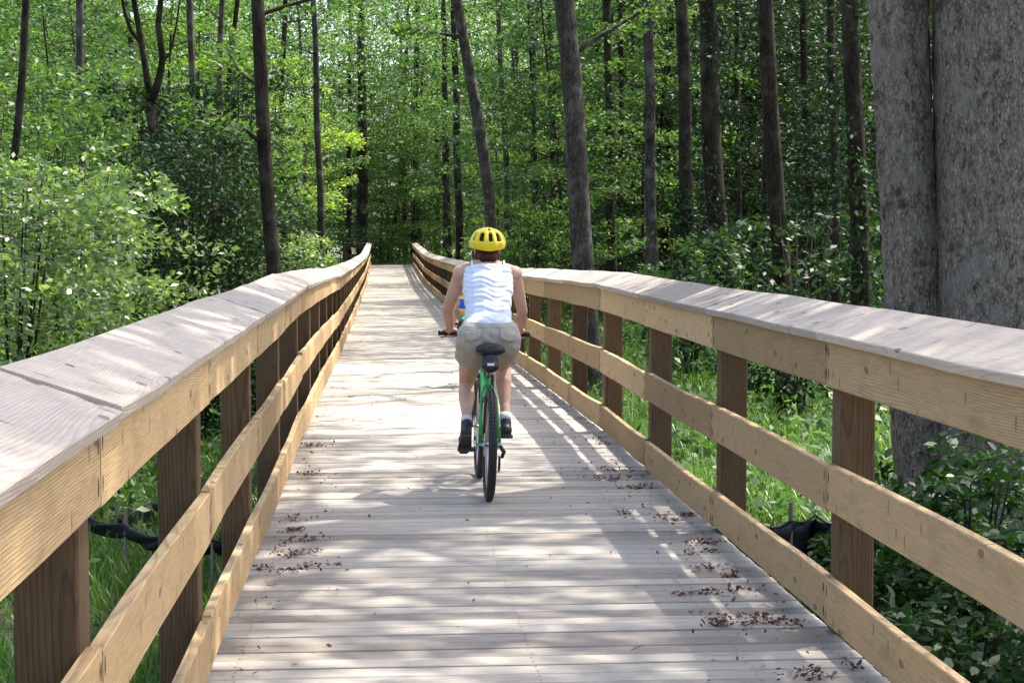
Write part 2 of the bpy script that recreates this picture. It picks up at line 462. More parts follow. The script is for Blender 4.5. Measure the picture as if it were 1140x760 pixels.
def build_deck():
    mb = MB(); sc = MB()
    y = -5.0
    pitch = .1335
    k = 0
    while y < YEND:
        w = pitch - .0075 - random.random() * .004
        z = deck_z(y) + random.uniform(-.0022, .0022)
        x0 = XL - .035 + random.uniform(-.006, .006); x1 = XR + .035 + random.uniform(-.006, .006)
        sk = .010
        tl = random.uniform(-.0012, .0012)
        nseg = 4 if y < 40 else 1
        b = len(mb.v)
        V = []
        for i in range(nseg + 1):
            x = x0 + (x1 - x0) * i / nseg
            yy = y + sk * x + random.uniform(-.0008, .0008)
            zz = z + random.uniform(-.0008, .0008) + tl * x
            V += [(x, yy, zz - .036), (x, yy, zz - .003), (x, yy + .003, zz), (x, yy + w - .003, zz), (x, yy + w, zz - .003), (x, yy + w, zz - .036)]
        f = []
        for i in range(nseg):
            for j in range(6):
                a = i * 6 + j; c = i * 6 + (j + 1) % 6
                f.append((a, a + 6, c + 6, c))
        f.append((0, 1, 2, 3, 4, 5)); f.append(tuple(nseg * 6 + j for j in (5, 4, 3, 2, 1, 0)))
        mb.add(V, f)
        if y < 45:
            for sx in (XL + .08, (XL + XR) / 2 - .02, XR - .42, XR - .06):
                for sy in (.03, w - .03):
                    cx = sx + random.uniform(-.008, .008); cy = y + sk * sx + sy + random.uniform(-.005, .005)
                    zz = z + .0016 + tl * cx
                    r = .0048
                    mb.add([(cx + r * math.cos(t * math.pi / 3), cy + r * math.sin(t * math.pi / 3), zz) for t in range(6)], [(0, 1, 2, 3, 4, 5)], 1)
        y += pitch; k += 1
    o = mb.build('boardwalk_deck', [M['deck'], M['screw']])
    tag(o, kind='structure')
    # joists and cross beams carrying it
    jb = MB()
    ys = np.arange(-5, YEND, 2.47)
    for x in (XL + .0, (XL + XR) / 2, XR - .0):
        for i in range(len(ys) - 1):
            a, b = ys[i], ys[i + 1]
            za, zb = deck_z(a) - .04, deck_z(b) - .04
            jb.add([(x - .02, a, za - .24), (x + .02, a, za - .24), (x + .02, a, za), (x - .02, a, za), (x - .02, b, zb - .24), (x + .02, b, zb - .24), (x + .02, b, zb), (x - .02, b, zb)],
                   [(0, 1, 2, 3), (7, 6, 5, 4), (0, 4, 5, 1), (1, 5, 6, 2), (2, 6, 7, 3), (3, 7, 4, 0)])
    for a in ys[::1]:
        z = deck_z(a) - .285
        jb.box(XL - .1, XR + .1, a - .045, a + .045, z - .2, z)
    o = jb.build('boardwalk_joists', M['timber']); tag(o, kind='structure')
build_deck()

# ------------------------------------------------------------------ railings
def board_mesh(name, th, hgt, length, seed, mat, screws=True, cap=False, inner=1):
    """board lying along +Y from its own origin; inner = side (+1: the face looks to +X)"""
    r = random.Random(seed)
    mb = MB()
    n = 14
    a1, a2, a3, ph = r.uniform(-.005, .005), r.uniform(-.004, .004), r.uniform(-.003, .003), r.uniform(0, 6)
    V = []
    e = .004
    for i in range(n + 1):
        t = i / n
        y = .0022 + (length - .0044) * t
        dx = a1 * math.sin(math.pi * t) + .0012 * math.sin(7 * t + ph)
        dz = a2 * math.sin(math.pi * t) + a3 * math.sin(2 * math.pi * t + ph) + .0012 * math.sin(11 * t + ph)
        hh = hgt + .0025 * math.sin(5 * t + ph * 2)
        if cap:   # local x 0 = inner edge, going outwards, tilted
            w, t0 = hgt, th
            prof = [(e, 0), (w - e, 0), (w, e), (w, t0 - e), (w - e, t0), (e, t0), (0, t0 - e), (0, e)]
            cup = .003
            prof = [(q[0] + r.uniform(-.0008, .0008) + (.0012 * math.sin(9 * t + ph) if q[0] < .01 else 0), q[1] - t0 + cup * ((q[0] / w - .5) ** 2 - .25)) for q in prof]
        else:
            prof = [(e, 0), (th - e, 0), (th, e), (th, hh - e), (th - e, hh), (e, hh), (0, hh - e), (0, e)]
        for q in prof:
            V.append((q[0] + (0 if cap else dx), y, q[1] + dz))
    f = []
    for i in range(n):
        for j in range(8):
            a = i * 8 + j; c = i * 8 + (j + 1) % 8
            f.append((a, c, c + 8, a + 8))
    f.append(tuple(reversed(range(8)))); f.append(tuple(n * 8 + j for j in range(8)))
    mb.add(V, f)
    if screws:
        for ye in (.028, length - .028):
            if cap:
                spots = [(.06, ye), (.075, ye + .012), (.2, ye)]
                for sx, sy in spots:
                    sy += r.uniform(-.008, .008)
                    mb.add([(sx + dx2, sy + dy2, .0012) for dx2, dy2 in ((-.022, -.003), (-.005, -.006), (.020, -.002), (.022, .003), (.004, .005), (-.018, .004))], [(0, 1, 2, 3, 4, 5)], 1)
            else:
                for fz in (.25, .75):
                    for face in (th + .0015 + max(a1, 0) * .1, -.0015):
                        sy = ye + r.uniform(-.004, .004); sz = hgt * fz + r.uniform(-.01, .01)
                        hh2 = .019 + r.uniform(0, .008)
                        mb.add([(face, sy + .0066 * math.cos(q), sz + hh2 * math.sin(q)) for q in [k * math.pi / 4 for k in range(8)]], [tuple(range(8))], 1)
    me_o = mb.build(name, [mat, M['screw']])
    recalc(me_o)
    me = me_o.data
    bpy.data.objects.remove(me_o)
    return me

BM = {k: [board_mesh(k, .038, .184, BAY, 10 * i + hash_, M['rail']) for i in range(5)] for k, hash_ in (('top_rail', 3), ('middle_rail', 5), ('bottom_rail', 8))}
CAPW = .285
BM['cap_board'] = [board_mesh('cap_board', .038, CAPW, BAY, 70 + i, M['cap'], cap=True) for i in range(5)]
def post_mesh(seed):
    r = random.Random(seed)
    mb = MB()
    w = .14; e = .006
    P = [(e, 0), (w - e, 0), (w, e), (w, w - e), (w - e, w), (e, w), (0, w - e), (0, e)]
    V = []
    zs = [-1.5, -.9, -.3, .3, .8]
    for z in zs:
        for q in P: V.append((q[0] + r.uniform(-.001, .001), q[1] - w / 2, z))
    for q in P: V.append((q[0], q[1] - w / 2, 1.168 + q[0] * .335))
    f = []
    for i in range(len(zs)):
        for j in range(8):
            a = i * 8 + j; c = i * 8 + (j + 1) % 8
            f.append((a, c, c + 8, a + 8))
    f.append(tuple(reversed(range(8)))); f.append(tuple(len(zs) * 8 + j for j in range(8)))
    mb.add(V, f)
    o = mb.build('post', M['post']); recalc(o)
    me = o.data; bpy.data.objects.remove(o)
    return me
PM = [post_mesh(i) for i in range(4)]

def build_railing(side, y_first, label):
    """side -1 left, +1 right. local frame of every board: x outwards"""
    root = empty('timber_railing', ((XL if side < 0 else XR), y_first, 0))
    tag(root, label, 'railing')
    x_in = XL if side < 0 else XR
    k = 0; y = y_first
    r = random.Random(5 + side)
    jog = 0
    pz = deck_z(y)
    while y < YEND - 1:
        zc = deck_z(y); zn = deck_z(min(y + BAY, YEND))
        o = bpy.data.objects.new('post', PM[k % 4]); link(o, root)
        lean = r.uniform(-.006, .006)
        o.matrix_local = Matrix.Translation((side * .0385 + r.uniform(-.0005, .002) * side, y - y_first, zc + r.uniform(-.004, 0))) @ Matrix.Rotation(lean, 4, 'X') @ Matrix.Diagonal((side, 1, 1, 1))
        if y + BAY < YEND + 1:
            for nm, z0 in (('top_rail', .985), ('middle_rail', .488), ('bottom_rail', .028)):
                d0 = r.uniform(-.007, .007); d1 = r.uniform(-.007, .007)
                me = BM[nm][(k * 3 + len(nm)) % 5] if nm != 'top_rail' else BM[nm][(k * 2) % 5]
                if nm == 'top_rail': d0 = d1 = r.uniform(-.003, .001)
                b = bpy.data.objects.new(nm, me); link(b, root)
                ang = math.atan2(zn + d1 - zc - d0, BAY)
                b.matrix_local = Matrix.Translation((r.uniform(0, .002) * side, y - y_first, zc + z0 + d0)) @ Matrix.Rotation(ang, 4, 'X') @ Matrix.Diagonal((side, 1, 1, 1))
            b = bpy.data.objects.new('cap_board', BM['cap_board'][(k * 2 + 1) % 5]); link(b, root)
            d0 = r.uniform(-.0015, .0015)
            ang = math.atan2(zn - zc, BAY) + r.uniform(-.001, .001)
            roll = 0.33 + r.uniform(-.010, .010)
            b.matrix_local = Matrix.Translation((side * (-.046 + r.uniform(-.004, .004)), y - y_first + .01, zc + 1.199 + d0)) @ Matrix.Rotation(ang, 4, 'X') @ Matrix.Rotation(-side * roll, 4, 'Y') @ Matrix.Diagonal((side, 1, 1, 1))
        y += BAY; k += 1
    return root
build_railing(-1, 3.92 - 3 * BAY, 'timber railing along the left side of the boardwalk with a sloping cap board')
build_railing(1, 6.95 - 4 * BAY, 'timber railing along the right side of the boardwalk between rider and twin trunks')

# low brown side fence at the far end, beyond the left railing
def build_end_fence():
    y = 103.5
    a = W(386, 292, y); b = W(409, 292, y)
    root = empty('side_fence', (a.x, y, 0)); tag(root, 'small brown post and rail fence at the far end, left of the boardwalk', 'fence')
    z1 = W(386, 272, y).z; 
    for x in (a.x, (a.x + b.x) / 2 + .25, b.x + .1):
        mb = MB(); mb.box(x - a.x - .07, x - a.x + .07, -.07, .07, -.4, z1 + .06)
        bevel(mb.build('post', M['post'], root), .008)
    for zz, h in ((z1 - .2, .19), (z1 - .72, .16)):
        mb = MB(); mb.box(-.1, b.x - a.x + .2, -.112, -.074, zz, zz + h)
        mb.build('rail', M['post'], root)
    mb = MB(); mb.box(-.15, b.x - a.x + .25, -.14, .12, z1 + .063, z1 + .1)
    mb.build('cap_board', M['cap'], root)
build_end_fence()

# ------------------------------------------------------------------ foliage
def leaves(P, N, size, aspect=.5, six=False, up=.75, rg=rng, heading=None):
    """P (n,3) positions -> vertex array of leaf polygons. N: none or (n,3) preferred normals"""
    n = len(P)
    nm = rg.normal(size=(n, 3)) * .6
    nm[:, 2] += up
    if N is not None: nm += N
    nm /= np.linalg.norm(nm, axis=1)[:, None] + 1e-9
    h = rg.normal(size=(n, 3)) if heading is None else heading + rg.normal(size=(n, 3)) * .5
    h -= nm * np.sum(h * nm, axis=1)[:, None]
    h /= np.linalg.norm(h, axis=1)[:, None] + 1e-9
    s = np.cross(nm, h)
    L = size * rg.uniform(.6, 1.25, n)[:, None]
    Wd = L * aspect * rg.uniform(.8, 1.15, n)[:, None]
    droop = nm * L * -.12
    if six:
        V = np.stack([P, P + h * L * .28 + s * Wd * .42 + nm * L * .04, P + h * L * .66 + s * Wd * .40 + nm * L * .02, P + h * L + droop,
                      P + h * L * .66 - s * Wd * .40 + nm * L * .02, P + h * L * .28 - s * Wd * .42 + nm * L * .04], axis=1)
        return V.reshape(-1, 3)
    V = np.stack([P, P + h * L * .45 + s * Wd * .5, P + h * L + droop, P + h * L * .5 - s * Wd * .5], axis=1)
    return V.reshape(-1, 3)

def spray_points(rg, start, az, length, rise, droop, n, width, thick=.06):
    """leaves spread on the twigs of one branch; returns leaf points, headings and the limb's points"""
    t = .15 + .85 * np.sqrt(rg.uniform(0, 1, n))
    d = np.array([math.cos(az), math.sin(az), 0.0]); s = np.array([-d[1], d[0], 0.0])
    cx = t * length
    cz = rise * t * length - droop * length * t * t
    wob = .12 * length * np.sin(t * 5 + az * 3)
    w = width * np.sin(np.clip(t, 0, 1) * math.pi * .86 + .3)
    # twigs: leaves gather on discrete side twigs
    tw = np.round(t * 9) / 9
    t2 = tw + (t - tw) * .45
    u = rg.uniform(-1, 1, n)
    off = u * np.abs(w)
    P = np.array(start)[None, :] + d[None, :] * (t2 * length + np.abs(off) * .55)[:, None] + s[None, :] * (off + wob * 0.5)[:, None]
    P[:, 2] += rise * t2 * length - droop * length * t2 * t2 - np.abs(off) * .18 + rg.normal(0, thick, n)
    H = d[None, :] * .7 + s[None, :] * np.sign(u)[:, None] * .8
    limb = []
    for q in np.linspace(0, 1, 5):
        limb.append(Vector(tuple(np.array(start) + d * q * length + s * (.06 * length * math.sin(q * 5 + az * 3)) + np.array([0, 0, rise * q * length - droop * length * q * q]))))
    return P, H, limb

def tree_meshes(seed, height, r0, z_lo, z_hi, rad, nb, nl, size, mat, bark, lean=(0, 0), curve=.3, sides=10, clump=.18, six=False, shape='round', trunk_top=.02, fork=0, name='tree', up=.75, aspect=.5):
    """returns (trunk mesh, crown mesh); trunk base at the local origin"""
    rg = np.random.default_rng(seed); rr = random.Random(seed)
    path = []
    cx = rr.uniform(-curve, curve); cy = rr.uniform(-curve, curve); ph = rr.uniform(0, 6)
    def axis(z):
        t = z / height
        return Vector((lean[0] * t + cx * math.sin(t * 3.1 + ph) * t, lean[1] * t + cy * math.sin(t * 2.6 + ph) * t, z))
    nseg = max(8, int(height * 1.1))
    pts = [axis(height * i / nseg) for i in range(nseg + 1)]
    pts[0].z = -.35
    rad_ = [max(trunk_top, r0 * (1 - .75 * (i / nseg) ** 1.1) * (1 + (.35 * math.exp(-(height * i / nseg) * 2.2)))) * (1 + rr.uniform(-.04, .04)) for i in range(nseg + 1)]
    tb = MB(); tb.tube(pts, rad_, sides)
    PP = []; HH = []
    for b in range(nb):
        f = (b + rr.random()) / nb
        z = z_lo + (z_hi - z_lo) * f
        if shape == 'round': rl = rad * (.35 + .95 * math.sin(math.pi * min(1, .12 + .86 * f)) ** .8) * rr.uniform(.6, 1.15)
        elif shape == 'cone': rl = rad * (1.15 - f) * rr.uniform(.6, 1.1)
        else: rl = rad * rr.uniform(.4, 1.1)
        az = b * 2.4 + rr.uniform(-.6, .6)
        st = axis(z)
        nn = int(nl * rl / rad * rr.uniform(.6, 1.3)) + 6
        P, H, limb = spray_points(rg, (st.x, st.y, st.z), az, rl, rr.uniform(.15, .6), rr.uniform(.15, .5), nn, rl * .38, clump * .35)
        PP.append(P); HH.append(H)
        rb = max(.004, min(r0 * .3, .007 * rl))
        tb.tube(limb, [rb, rb * .8, rb * .6, rb * .4, rb * .15], 4, cap=False)
    P = np.concatenate(PP); H = np.concatenate(HH)
    V = leaves(P, None, size, aspect, six, up, rg, H)
    to = tb.build('trunk', bark, None, True)
    COL.objects.unlink(to)
    co = np_quads('crown', V, mat, None, 6 if six else 4, do_link=False)
    tm, cm = to.data, co.data
    bpy.data.objects.remove(to); bpy.data.objects.remove(co)
    return tm, cm

def place_tree(name, meshes, loc, rz, sc, label, cat='tree', group=None, szz=None):
    root = empty(name, loc, (0, 0, rz))
    root.scale = (sc, sc, sc * (szz or 1))
    tag(root, label, cat, group)
    o = bpy.data.objects.new('trunk', meshes[0]); link(o, root)
    o = bpy.data.objects.new('crown', meshes[1]); link(o, root)
    return root

# understory saplings: several kinds, their meshes shared by copies
UND = []
for i in range(4):
    UND.append(tree_meshes(100 + i, 8.5 + i * .5, .05, .7, 8.4 + i * .5, 2.1, 50, 210, .12, M['leafA'], M['barkB'], curve=.5, sides=6, name='sap'))
for i in range(2):
    UND.append(tree_meshes(110 + i, 9.5, .06, .6, 9.3, 2.4, 50, 210, .12, M['leafB'], M['barkB'], curve=.6, sides=6))
UND.append(tree_meshes(120, 8, .05, .8, 7.9, 2.2, 46, 200, .12, M['leafY'], M['barkB'], curve=.6, sides=6))
DRK = [tree_meshes(130 + i, 10, .06, .8, 9.6, 2.4, 46, 220, .12, M['leafD'], M['barkB'], curve=.5, sides=6) for i in range(3)]  # saplings with shade put into their leaf colour

def on_deck(x, y, m): return -1.1 - m < x < 2.3 + m and y < 106
def zone_x(px, y): return W(px, 266, y).x

zone_txt = {
 'left': 'leafy sapling in the thick green wood behind the left railing',
 'far': 'bright leafy sapling in the wood closing the view beyond the boardwalk end',
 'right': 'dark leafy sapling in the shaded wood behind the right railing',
 'mid': 'light green leafy sapling of the wood just right of the leaning trunk'}
def scatter(n, px0, px1, y0, y1, kinds, zone, smin=.8, smax=1.2, margin=1.6, seed=1, mind=2.2, zl=None):
    r = random.Random(seed)
    done = []
    tries = 0
    while len(done) < n and tries < n * 60:
        tries += 1
        y = y0 + (y1 - y0) * (r.random() ** .8)
        x = zone_x(r.uniform(px0, px1), y)
        if on_deck(x, y, margin): continue
        if any((x - a) ** 2 + (y - b) ** 2 < mind ** 2 for a, b in done): continue
        done.append((x, y))
        place_tree('sapling', r.choice(kinds), (x, y, ground_z(x, y)), r.uniform(0, 6.28), min(1.25, (3.4 + .14 * y) / 9) * r.uniform(smin, smax), zone_txt[zone], 'sapling', 'saplings of the understory: ' + zone)
scatter(34, -60, 400, 31, 88, UND, 'left', seed=3, margin=3.1)
scatter(26, 340, 560, 106, 135, UND, 'far', seed=4, margin=0, mind=3)
scatter(24, 540, 770, 42, 105, UND + UND[4:6], 'mid', seed=5)
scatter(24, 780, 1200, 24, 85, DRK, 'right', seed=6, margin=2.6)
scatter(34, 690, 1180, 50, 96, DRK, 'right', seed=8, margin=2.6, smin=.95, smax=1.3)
scatter(12, -40, 330, 60, 95, DRK + [UND[5]], 'left', seed=9, margin=3.4)

# ---- trees that show as trunks, one by one: (px at top edge, px at rail, depth, width px, bark, label, lean-curve)
TALL = {}
def tall_tree(px_top, px_bot, py_bot, y, wpx, label, bark='barkB', bend=0.0, crown='leafA', height=17, crown_n=15, leaf=.17, low=.5, name='tall_tree', sides=12, seed=None, crad=3.0, limbs=(), vine=0):
    seed = seed or int(px_bot * 7 + y)
    if px_bot > 660 and y < 60: crown_n, crad = 26, 4.0
    rr = random.Random(seed); rg = np.random.default_rng(seed)
    b = W(px_bot, py_bot, y); t = W(px_top, 0, y)
    slope = (t.x - b.x) / (t.z - b.z)
    gx = b.x
    gz = ground_z(gx, y)
    base_x = b.x - slope * (b.z - gz)
    root = empty(name, (base_x, y, gz)); tag(root, label, 'tree')
    r0 = wpx / F * y / 2
    H = height
    zt = t.z - gz
    def axis(z):
        q = z / zt
        x = slope * z * (1 if z < zt else 1) + bend * 4 * q * (1 - q) * (1 if q < 1 else .3)
        return Vector((x + .02 * math.sin(z * 1.3 + seed), .03 * math.sin(z * .9 + seed * 2), z))
    n = int(H * 2)
    pts = [axis(H * i / n) for i in range(n + 1)]; pts[0].z = -.4
    rads = [max(.02, r0 * (1.08 - .6 * (i / n) ** 1.2 + .4 * math.exp(-(H * i / n) * 1.6))) * (1 + rr.uniform(-.035, .035)) for i in range(n + 1)]
    tb = MB(); tb.tube(pts, rads, sides)
    PP = []; HH = []
    for k in range(crown_n):
        f = (k + rr.random()) / crown_n
        z = H * (low + (1 - low) * f) * .98
        st = axis(z)
        rl = crad * (.4 + .8 * math.sin(math.pi * min(1, .15 + .8 * f))) * rr.uniform(.6, 1.1)
        P, Hd, limb = spray_points(rg, tuple(st), rr.uniform(0, 6.28), rl, rr.uniform(.2, .9), rr.uniform(.1, .4), int(150 * rl / 3), rl * .4, .1)
        PP.append(P); HH.append(Hd)
        rb = max(.006, min(r0 * .3, .011 * rl))
        tb.tube(limb, [rb, rb * .8, rb * .6, rb * .4, rb * .15], 5, cap=False)
    for (lz, az, ll, rise) in limbs:
        st = axis(lz)
        P, Hd, limb = spray_points(rg, tuple(st), az, ll, rise, .1, int(150 * ll), ll * .3, .06)
        PP.append(P); HH.append(Hd)
        rb = r0 * .35
        tb.tube(limb, [rb, rb * .8, rb * .6, rb * .45, rb * .2], 6, cap=False)
    tb.build('trunk', M[bark], root, True)
    V = leaves(np.concatenate(PP), None, leaf * (.65 if y < 30 else 1), .5, False, .75, rg, np.concatenate(HH))
    np_quads('crown', V, M[crown], root)
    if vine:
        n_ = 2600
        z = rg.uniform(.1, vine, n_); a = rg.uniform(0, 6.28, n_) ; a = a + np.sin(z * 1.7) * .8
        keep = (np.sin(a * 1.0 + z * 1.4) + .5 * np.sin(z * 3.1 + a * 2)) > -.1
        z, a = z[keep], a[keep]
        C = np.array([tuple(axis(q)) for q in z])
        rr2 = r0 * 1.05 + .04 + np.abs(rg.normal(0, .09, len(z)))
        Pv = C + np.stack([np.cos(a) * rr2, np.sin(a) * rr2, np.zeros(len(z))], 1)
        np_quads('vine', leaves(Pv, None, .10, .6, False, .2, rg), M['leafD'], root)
    return root, axis, r0

T = tall_tree
T(26, 2, 200, 19, 9, 'thin dark trunk curving at the upper left corner of the picture', bend=.12, low=.6)
T(90, 91, 235, 32, 9, 'thin straight grey trunk above the sun-pale bush, near the left edge', 'barkG', low=.6)
def forked_tree():
    y = 24
    g = W(178, 300, y); gz = ground_z(g.x, y)
    root = empty('forked_tree', (g.x, y, gz)); tag(root, 'dark forked tree rising from the vine covered thicket on the left', 'tree')
    o0 = Vector(root.location)
    def pl(pts, rads, mb):
        mb.tube([W(a, b, y + c) - o0 for a, b, c in pts], rads, 9)
    mb = MB()
    pl([(180, 520, 0), (178, 300, 0), (174, 180, 0), (168, 113, 0)], [.10, .085, .075, .07], mb)
    pl([(169, 120, 0), (162, 75, .1), (157, 45, .1), (150, 5, .2), (140, -60, .3), (128, -160, .3)], [.06, .045, .042, .038, .03, .015], mb)
    pl([(168, 118, 0), (177, 88, -.1), (181, 66, -.1), (176, 28, -.2), (180, -10, -.2), (190, -70, -.2), (196, -190, 0)], [.06, .05, .045, .04, .038, .028, .012], mb)
    pl([(157, 48, .1), (146, 35, 0), (139, 15, 0), (132, -20, 0), (110, -90, 0)], [.03, .026, .022, .02, .01], mb)
    pl([(181, 70, -.1), (190, 58, 0), (196, 30, 0), (205, -30, .2)], [.02, .017, .014, .008], mb)
    mb.build('trunk', M['barkB'], root, True)
    rg = np.random.default_rng(77); PP = []; HH = []
    for k in range(26):
        a = W(rg.uniform(95, 230), rg.uniform(-190, -10), y) - o0
        P, Hd, limb = spray_points(rg, tuple(a), rg.uniform(0, 6.28), 1.2, .2, .2, 90, .5, .06); PP.append(P); HH.append(Hd)
    np_quads('crown', leaves(np.concatenate(PP), None, .13, .5, False, .75, rg, np.concatenate(HH)), M['leafB'], root)
forked_tree()
T(285, 306, 310, 20, 15.5, 'dark brown trunk standing right behind the left railing, thickest on the left', bend=.0, low=.55, limbs=((4.2, 2.0, 1.3, .5), (3.6, 4.0, 1.2, .4), (5.0, .5, 1.5, .4)))
T(349, 358, 270, 60, 8, 'slim trunk between the thick left trunk and the far end of the left railing', 'barkG', low=.5)
T(212, 218, 300, 34, 8, 'slim grey trunk showing through the dark thicket on the left', 'barkG', low=.5)
T(248, 236, 300, 40, 7, 'very slim trunk just left of the thick left trunk', 'barkG', low=.5)
T(390, 388, 285, 108, 6, 'thin dark pole of a trunk above the small brown end fence', low=.4)
T(402, 404, 290, 107, 13, 'stout dark trunk right above the end of the left railing', low=.4)
T(440, 432, 280, 118, 5, 'very thin curved trunk over the end of the boardwalk', bend=.8, low=.4)
T(464, 463, 272, 112, 8, 'thin upright trunk just above the end of the right railing', low=.4)
T(486, 487, 280, 120, 6, 'thin far trunk left of the pair behind the helmet', low=.4)
T(505, 512, 290, 70, 9, 'slim dark trunk directly left of the leaning trunk, above the rider', low=.45)
T(494, 498, 290, 100, 9, 'dim far trunk two to the left of the leaning trunk', low=.4)
T(508, 541, 256, 42, 13, 'leaning bare grey brown trunk that comes down behind the helmet', 'barkG', bend=.16, low=.6, limbs=((7.2, 3.2, 1.6, .2),))
T(553, 563, 260, 62, 7, 'left one of two slim pale grey trunks right of the leaning trunk', 'barkG', low=.5, bend=.1)
T(566, 566, 262, 74, 5, 'right one of two slim pale grey trunks right of the leaning trunk', 'barkG', low=.5, bend=.3)
T(593, 596, 290, 66, 8, 'pale far trunk midway between the helmet and the tall smooth trunk', 'barkG', low=.5)
T(612, 618, 290, 58, 6, 'thin dark trunk close on the left of the tall smooth grey trunk', low=.5)
T(628, 648, 296, 27, 24, 'tall smooth grey trunk right of the rider, thickest in the middle of the picture', 'barkG', bend=.03, low=.55, sides=20, height=19, limbs=((5.3, .4, 1.6, .7),))
T(676, 681, 300, 46, 11, 'first dark trunk right of the tall smooth grey trunk', low=.5)
T(692, 690, 300, 52, 7, 'thin trunk close beside the first dark trunk right of the tall smooth one', low=.5)
T(706, 702, 304, 60, 6, 'thin far trunk just left of the straight grey trunk behind the right rail', 'barkG', low=.5)
T(720, 727, 308, 38, 13, 'straight grey brown trunk halfway between the tall smooth trunk and the twin trunks', 'barkG', low=.55)
T(748, 740, 310, 55, 7, 'thin dark trunk slanting left behind the right rail', low=.5)
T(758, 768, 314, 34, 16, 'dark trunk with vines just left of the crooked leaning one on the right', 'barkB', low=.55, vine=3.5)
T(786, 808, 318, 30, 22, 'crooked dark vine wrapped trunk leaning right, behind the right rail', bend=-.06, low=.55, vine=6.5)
T(820, 822, 320, 48, 7, 'thin trunk in the gap right of the crooked vine wrapped trunk', low=.5)
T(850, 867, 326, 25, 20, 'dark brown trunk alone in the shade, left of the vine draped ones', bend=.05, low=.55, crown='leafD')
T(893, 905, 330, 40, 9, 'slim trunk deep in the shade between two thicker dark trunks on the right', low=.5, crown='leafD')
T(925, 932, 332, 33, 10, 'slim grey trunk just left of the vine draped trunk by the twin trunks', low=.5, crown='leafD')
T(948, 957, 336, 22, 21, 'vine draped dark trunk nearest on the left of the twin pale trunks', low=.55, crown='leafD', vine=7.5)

rs = random.Random(44)
for pxs in (575, 606, 628, 664, 714, 733, 752, 786, 796, 838, 846, 880, 886, 917, 941, 968, 470, 452, 336, 322, 268, 128, 60):
    y = rs.uniform(60, 105) if pxs > 400 else rs.uniform(40, 80)
    side = 'right' if pxs > 430 else 'left'
    if on_deck(zone_x(pxs, y), y, .8): y = 110 + rs.uniform(0, 12)
    rt, _, _ = T(pxs + rs.uniform(-12, 12), pxs, 305, y, rs.uniform(4.5, 8.5), 'slim trunk, one of many alike deep in the wood on the ' + side, rs.choice(['barkB', 'barkB', 'barkG']), low=.5, bend=rs.uniform(-.5, .5))
    rt['group'] = 'slim trunks deep in the wood on the ' + side
# the two pale trunks close to the railing on the right
def big_trunk(px_top, px_bot, py_bot, y, r_top, r_bot, label, seed, crown_n):
    rr = random.Random(seed); rg = np.random.default_rng(seed)
    b = W(px_bot, py_bot, y); t = W(px_top, 0, y)
    slope = (t.x - b.x) / (t.z - b.z)
    gz = ground_z(b.x, y)
    base = Vector((b.x - slope * (b.z - gz), y, gz))
    root = empty('large_tree', base); tag(root, label, 'tree')
    H = 21
    n, K = 170, 64
    V = []
    phs = [rr.uniform(0, 6) for _ in range(6)]
    for i in range(n + 1):
        z = -.4 + (H + .4) * (i / n)
        q = max(0, min(1, z / (t.z - gz)))
        r = r_bot + (r_top - r_bot) * q if z < (t.z - gz) else r_top * max(.25, 1 - .07 * (z - (t.z - gz)))
        r *= 1 + .30 * math.exp(-max(z, 0) * 2.0)
        for k in range(K):
            a = 2 * math.pi * k / K
            lob = 1 + .02 * math.sin(3 * a + phs[0] + z * .3) + .012 * math.sin(7 * a + phs[1] + z * .7) + .16 * math.exp(-max(z, 0) * 2.4) * math.cos(5 * a + phs[2])
            rr_ = r * lob + rr.gauss(0, .006) + .006 * math.sin(z * 2.1 + 2 * a + phs[3])
            V.append((slope * z + .03 * math.sin(z * .7 + phs[4]) + rr_ * math.cos(a), .03 * math.sin(z * .5) + rr_ * math.sin(a), z))
    f = [(i * K + k, i * K + (k + 1) % K, (i + 1) * K + (k + 1) % K, (i + 1) * K + k) for i in range(n) for k in range(K)]
    f.append(tuple(n * K + k for k in range(K)))
    tb = MB(); tb.add(V, f)
    PP = []; HH = []
    for k in range(crown_n):
        fz = (k + rr.random()) / crown_n
        z = H * (.46 + .53 * fz); st = (slope * z, 0, z)
        rl = 8.0 * (.4 + .7 * math.sin(math.pi * min(1, .15 + .8 * fz))) * rr.uniform(.6, 1.1)
        P, Hd, limb = spray_points(rg, st, rr.uniform(0, 6.28), rl, rr.uniform(.2, .8), rr.uniform(.1, .3), int(330 * rl / 3), rl * .4, .16)
        PP.append(P); HH.append(Hd)
        tb.tube(limb, [.07, .055, .04, .025, .01], 6, cap=False)
    tb.build('trunk', M['barkP'], root, True)
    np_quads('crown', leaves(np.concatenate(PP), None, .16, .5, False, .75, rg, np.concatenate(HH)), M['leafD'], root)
    return root
yT = 12.6
big_trunk(1005, 1018, 350, yT, 32 / F * yT, 33 / F * yT, 'narrower of the two pale rough trunks close behind the right railing', 51, 50)
big_trunk(1108, 1118, 350, yT - .2, 72 / F * yT, 78 / F * yT, 'widest rough grey trunk, cut by the right edge of the picture', 52, 62)

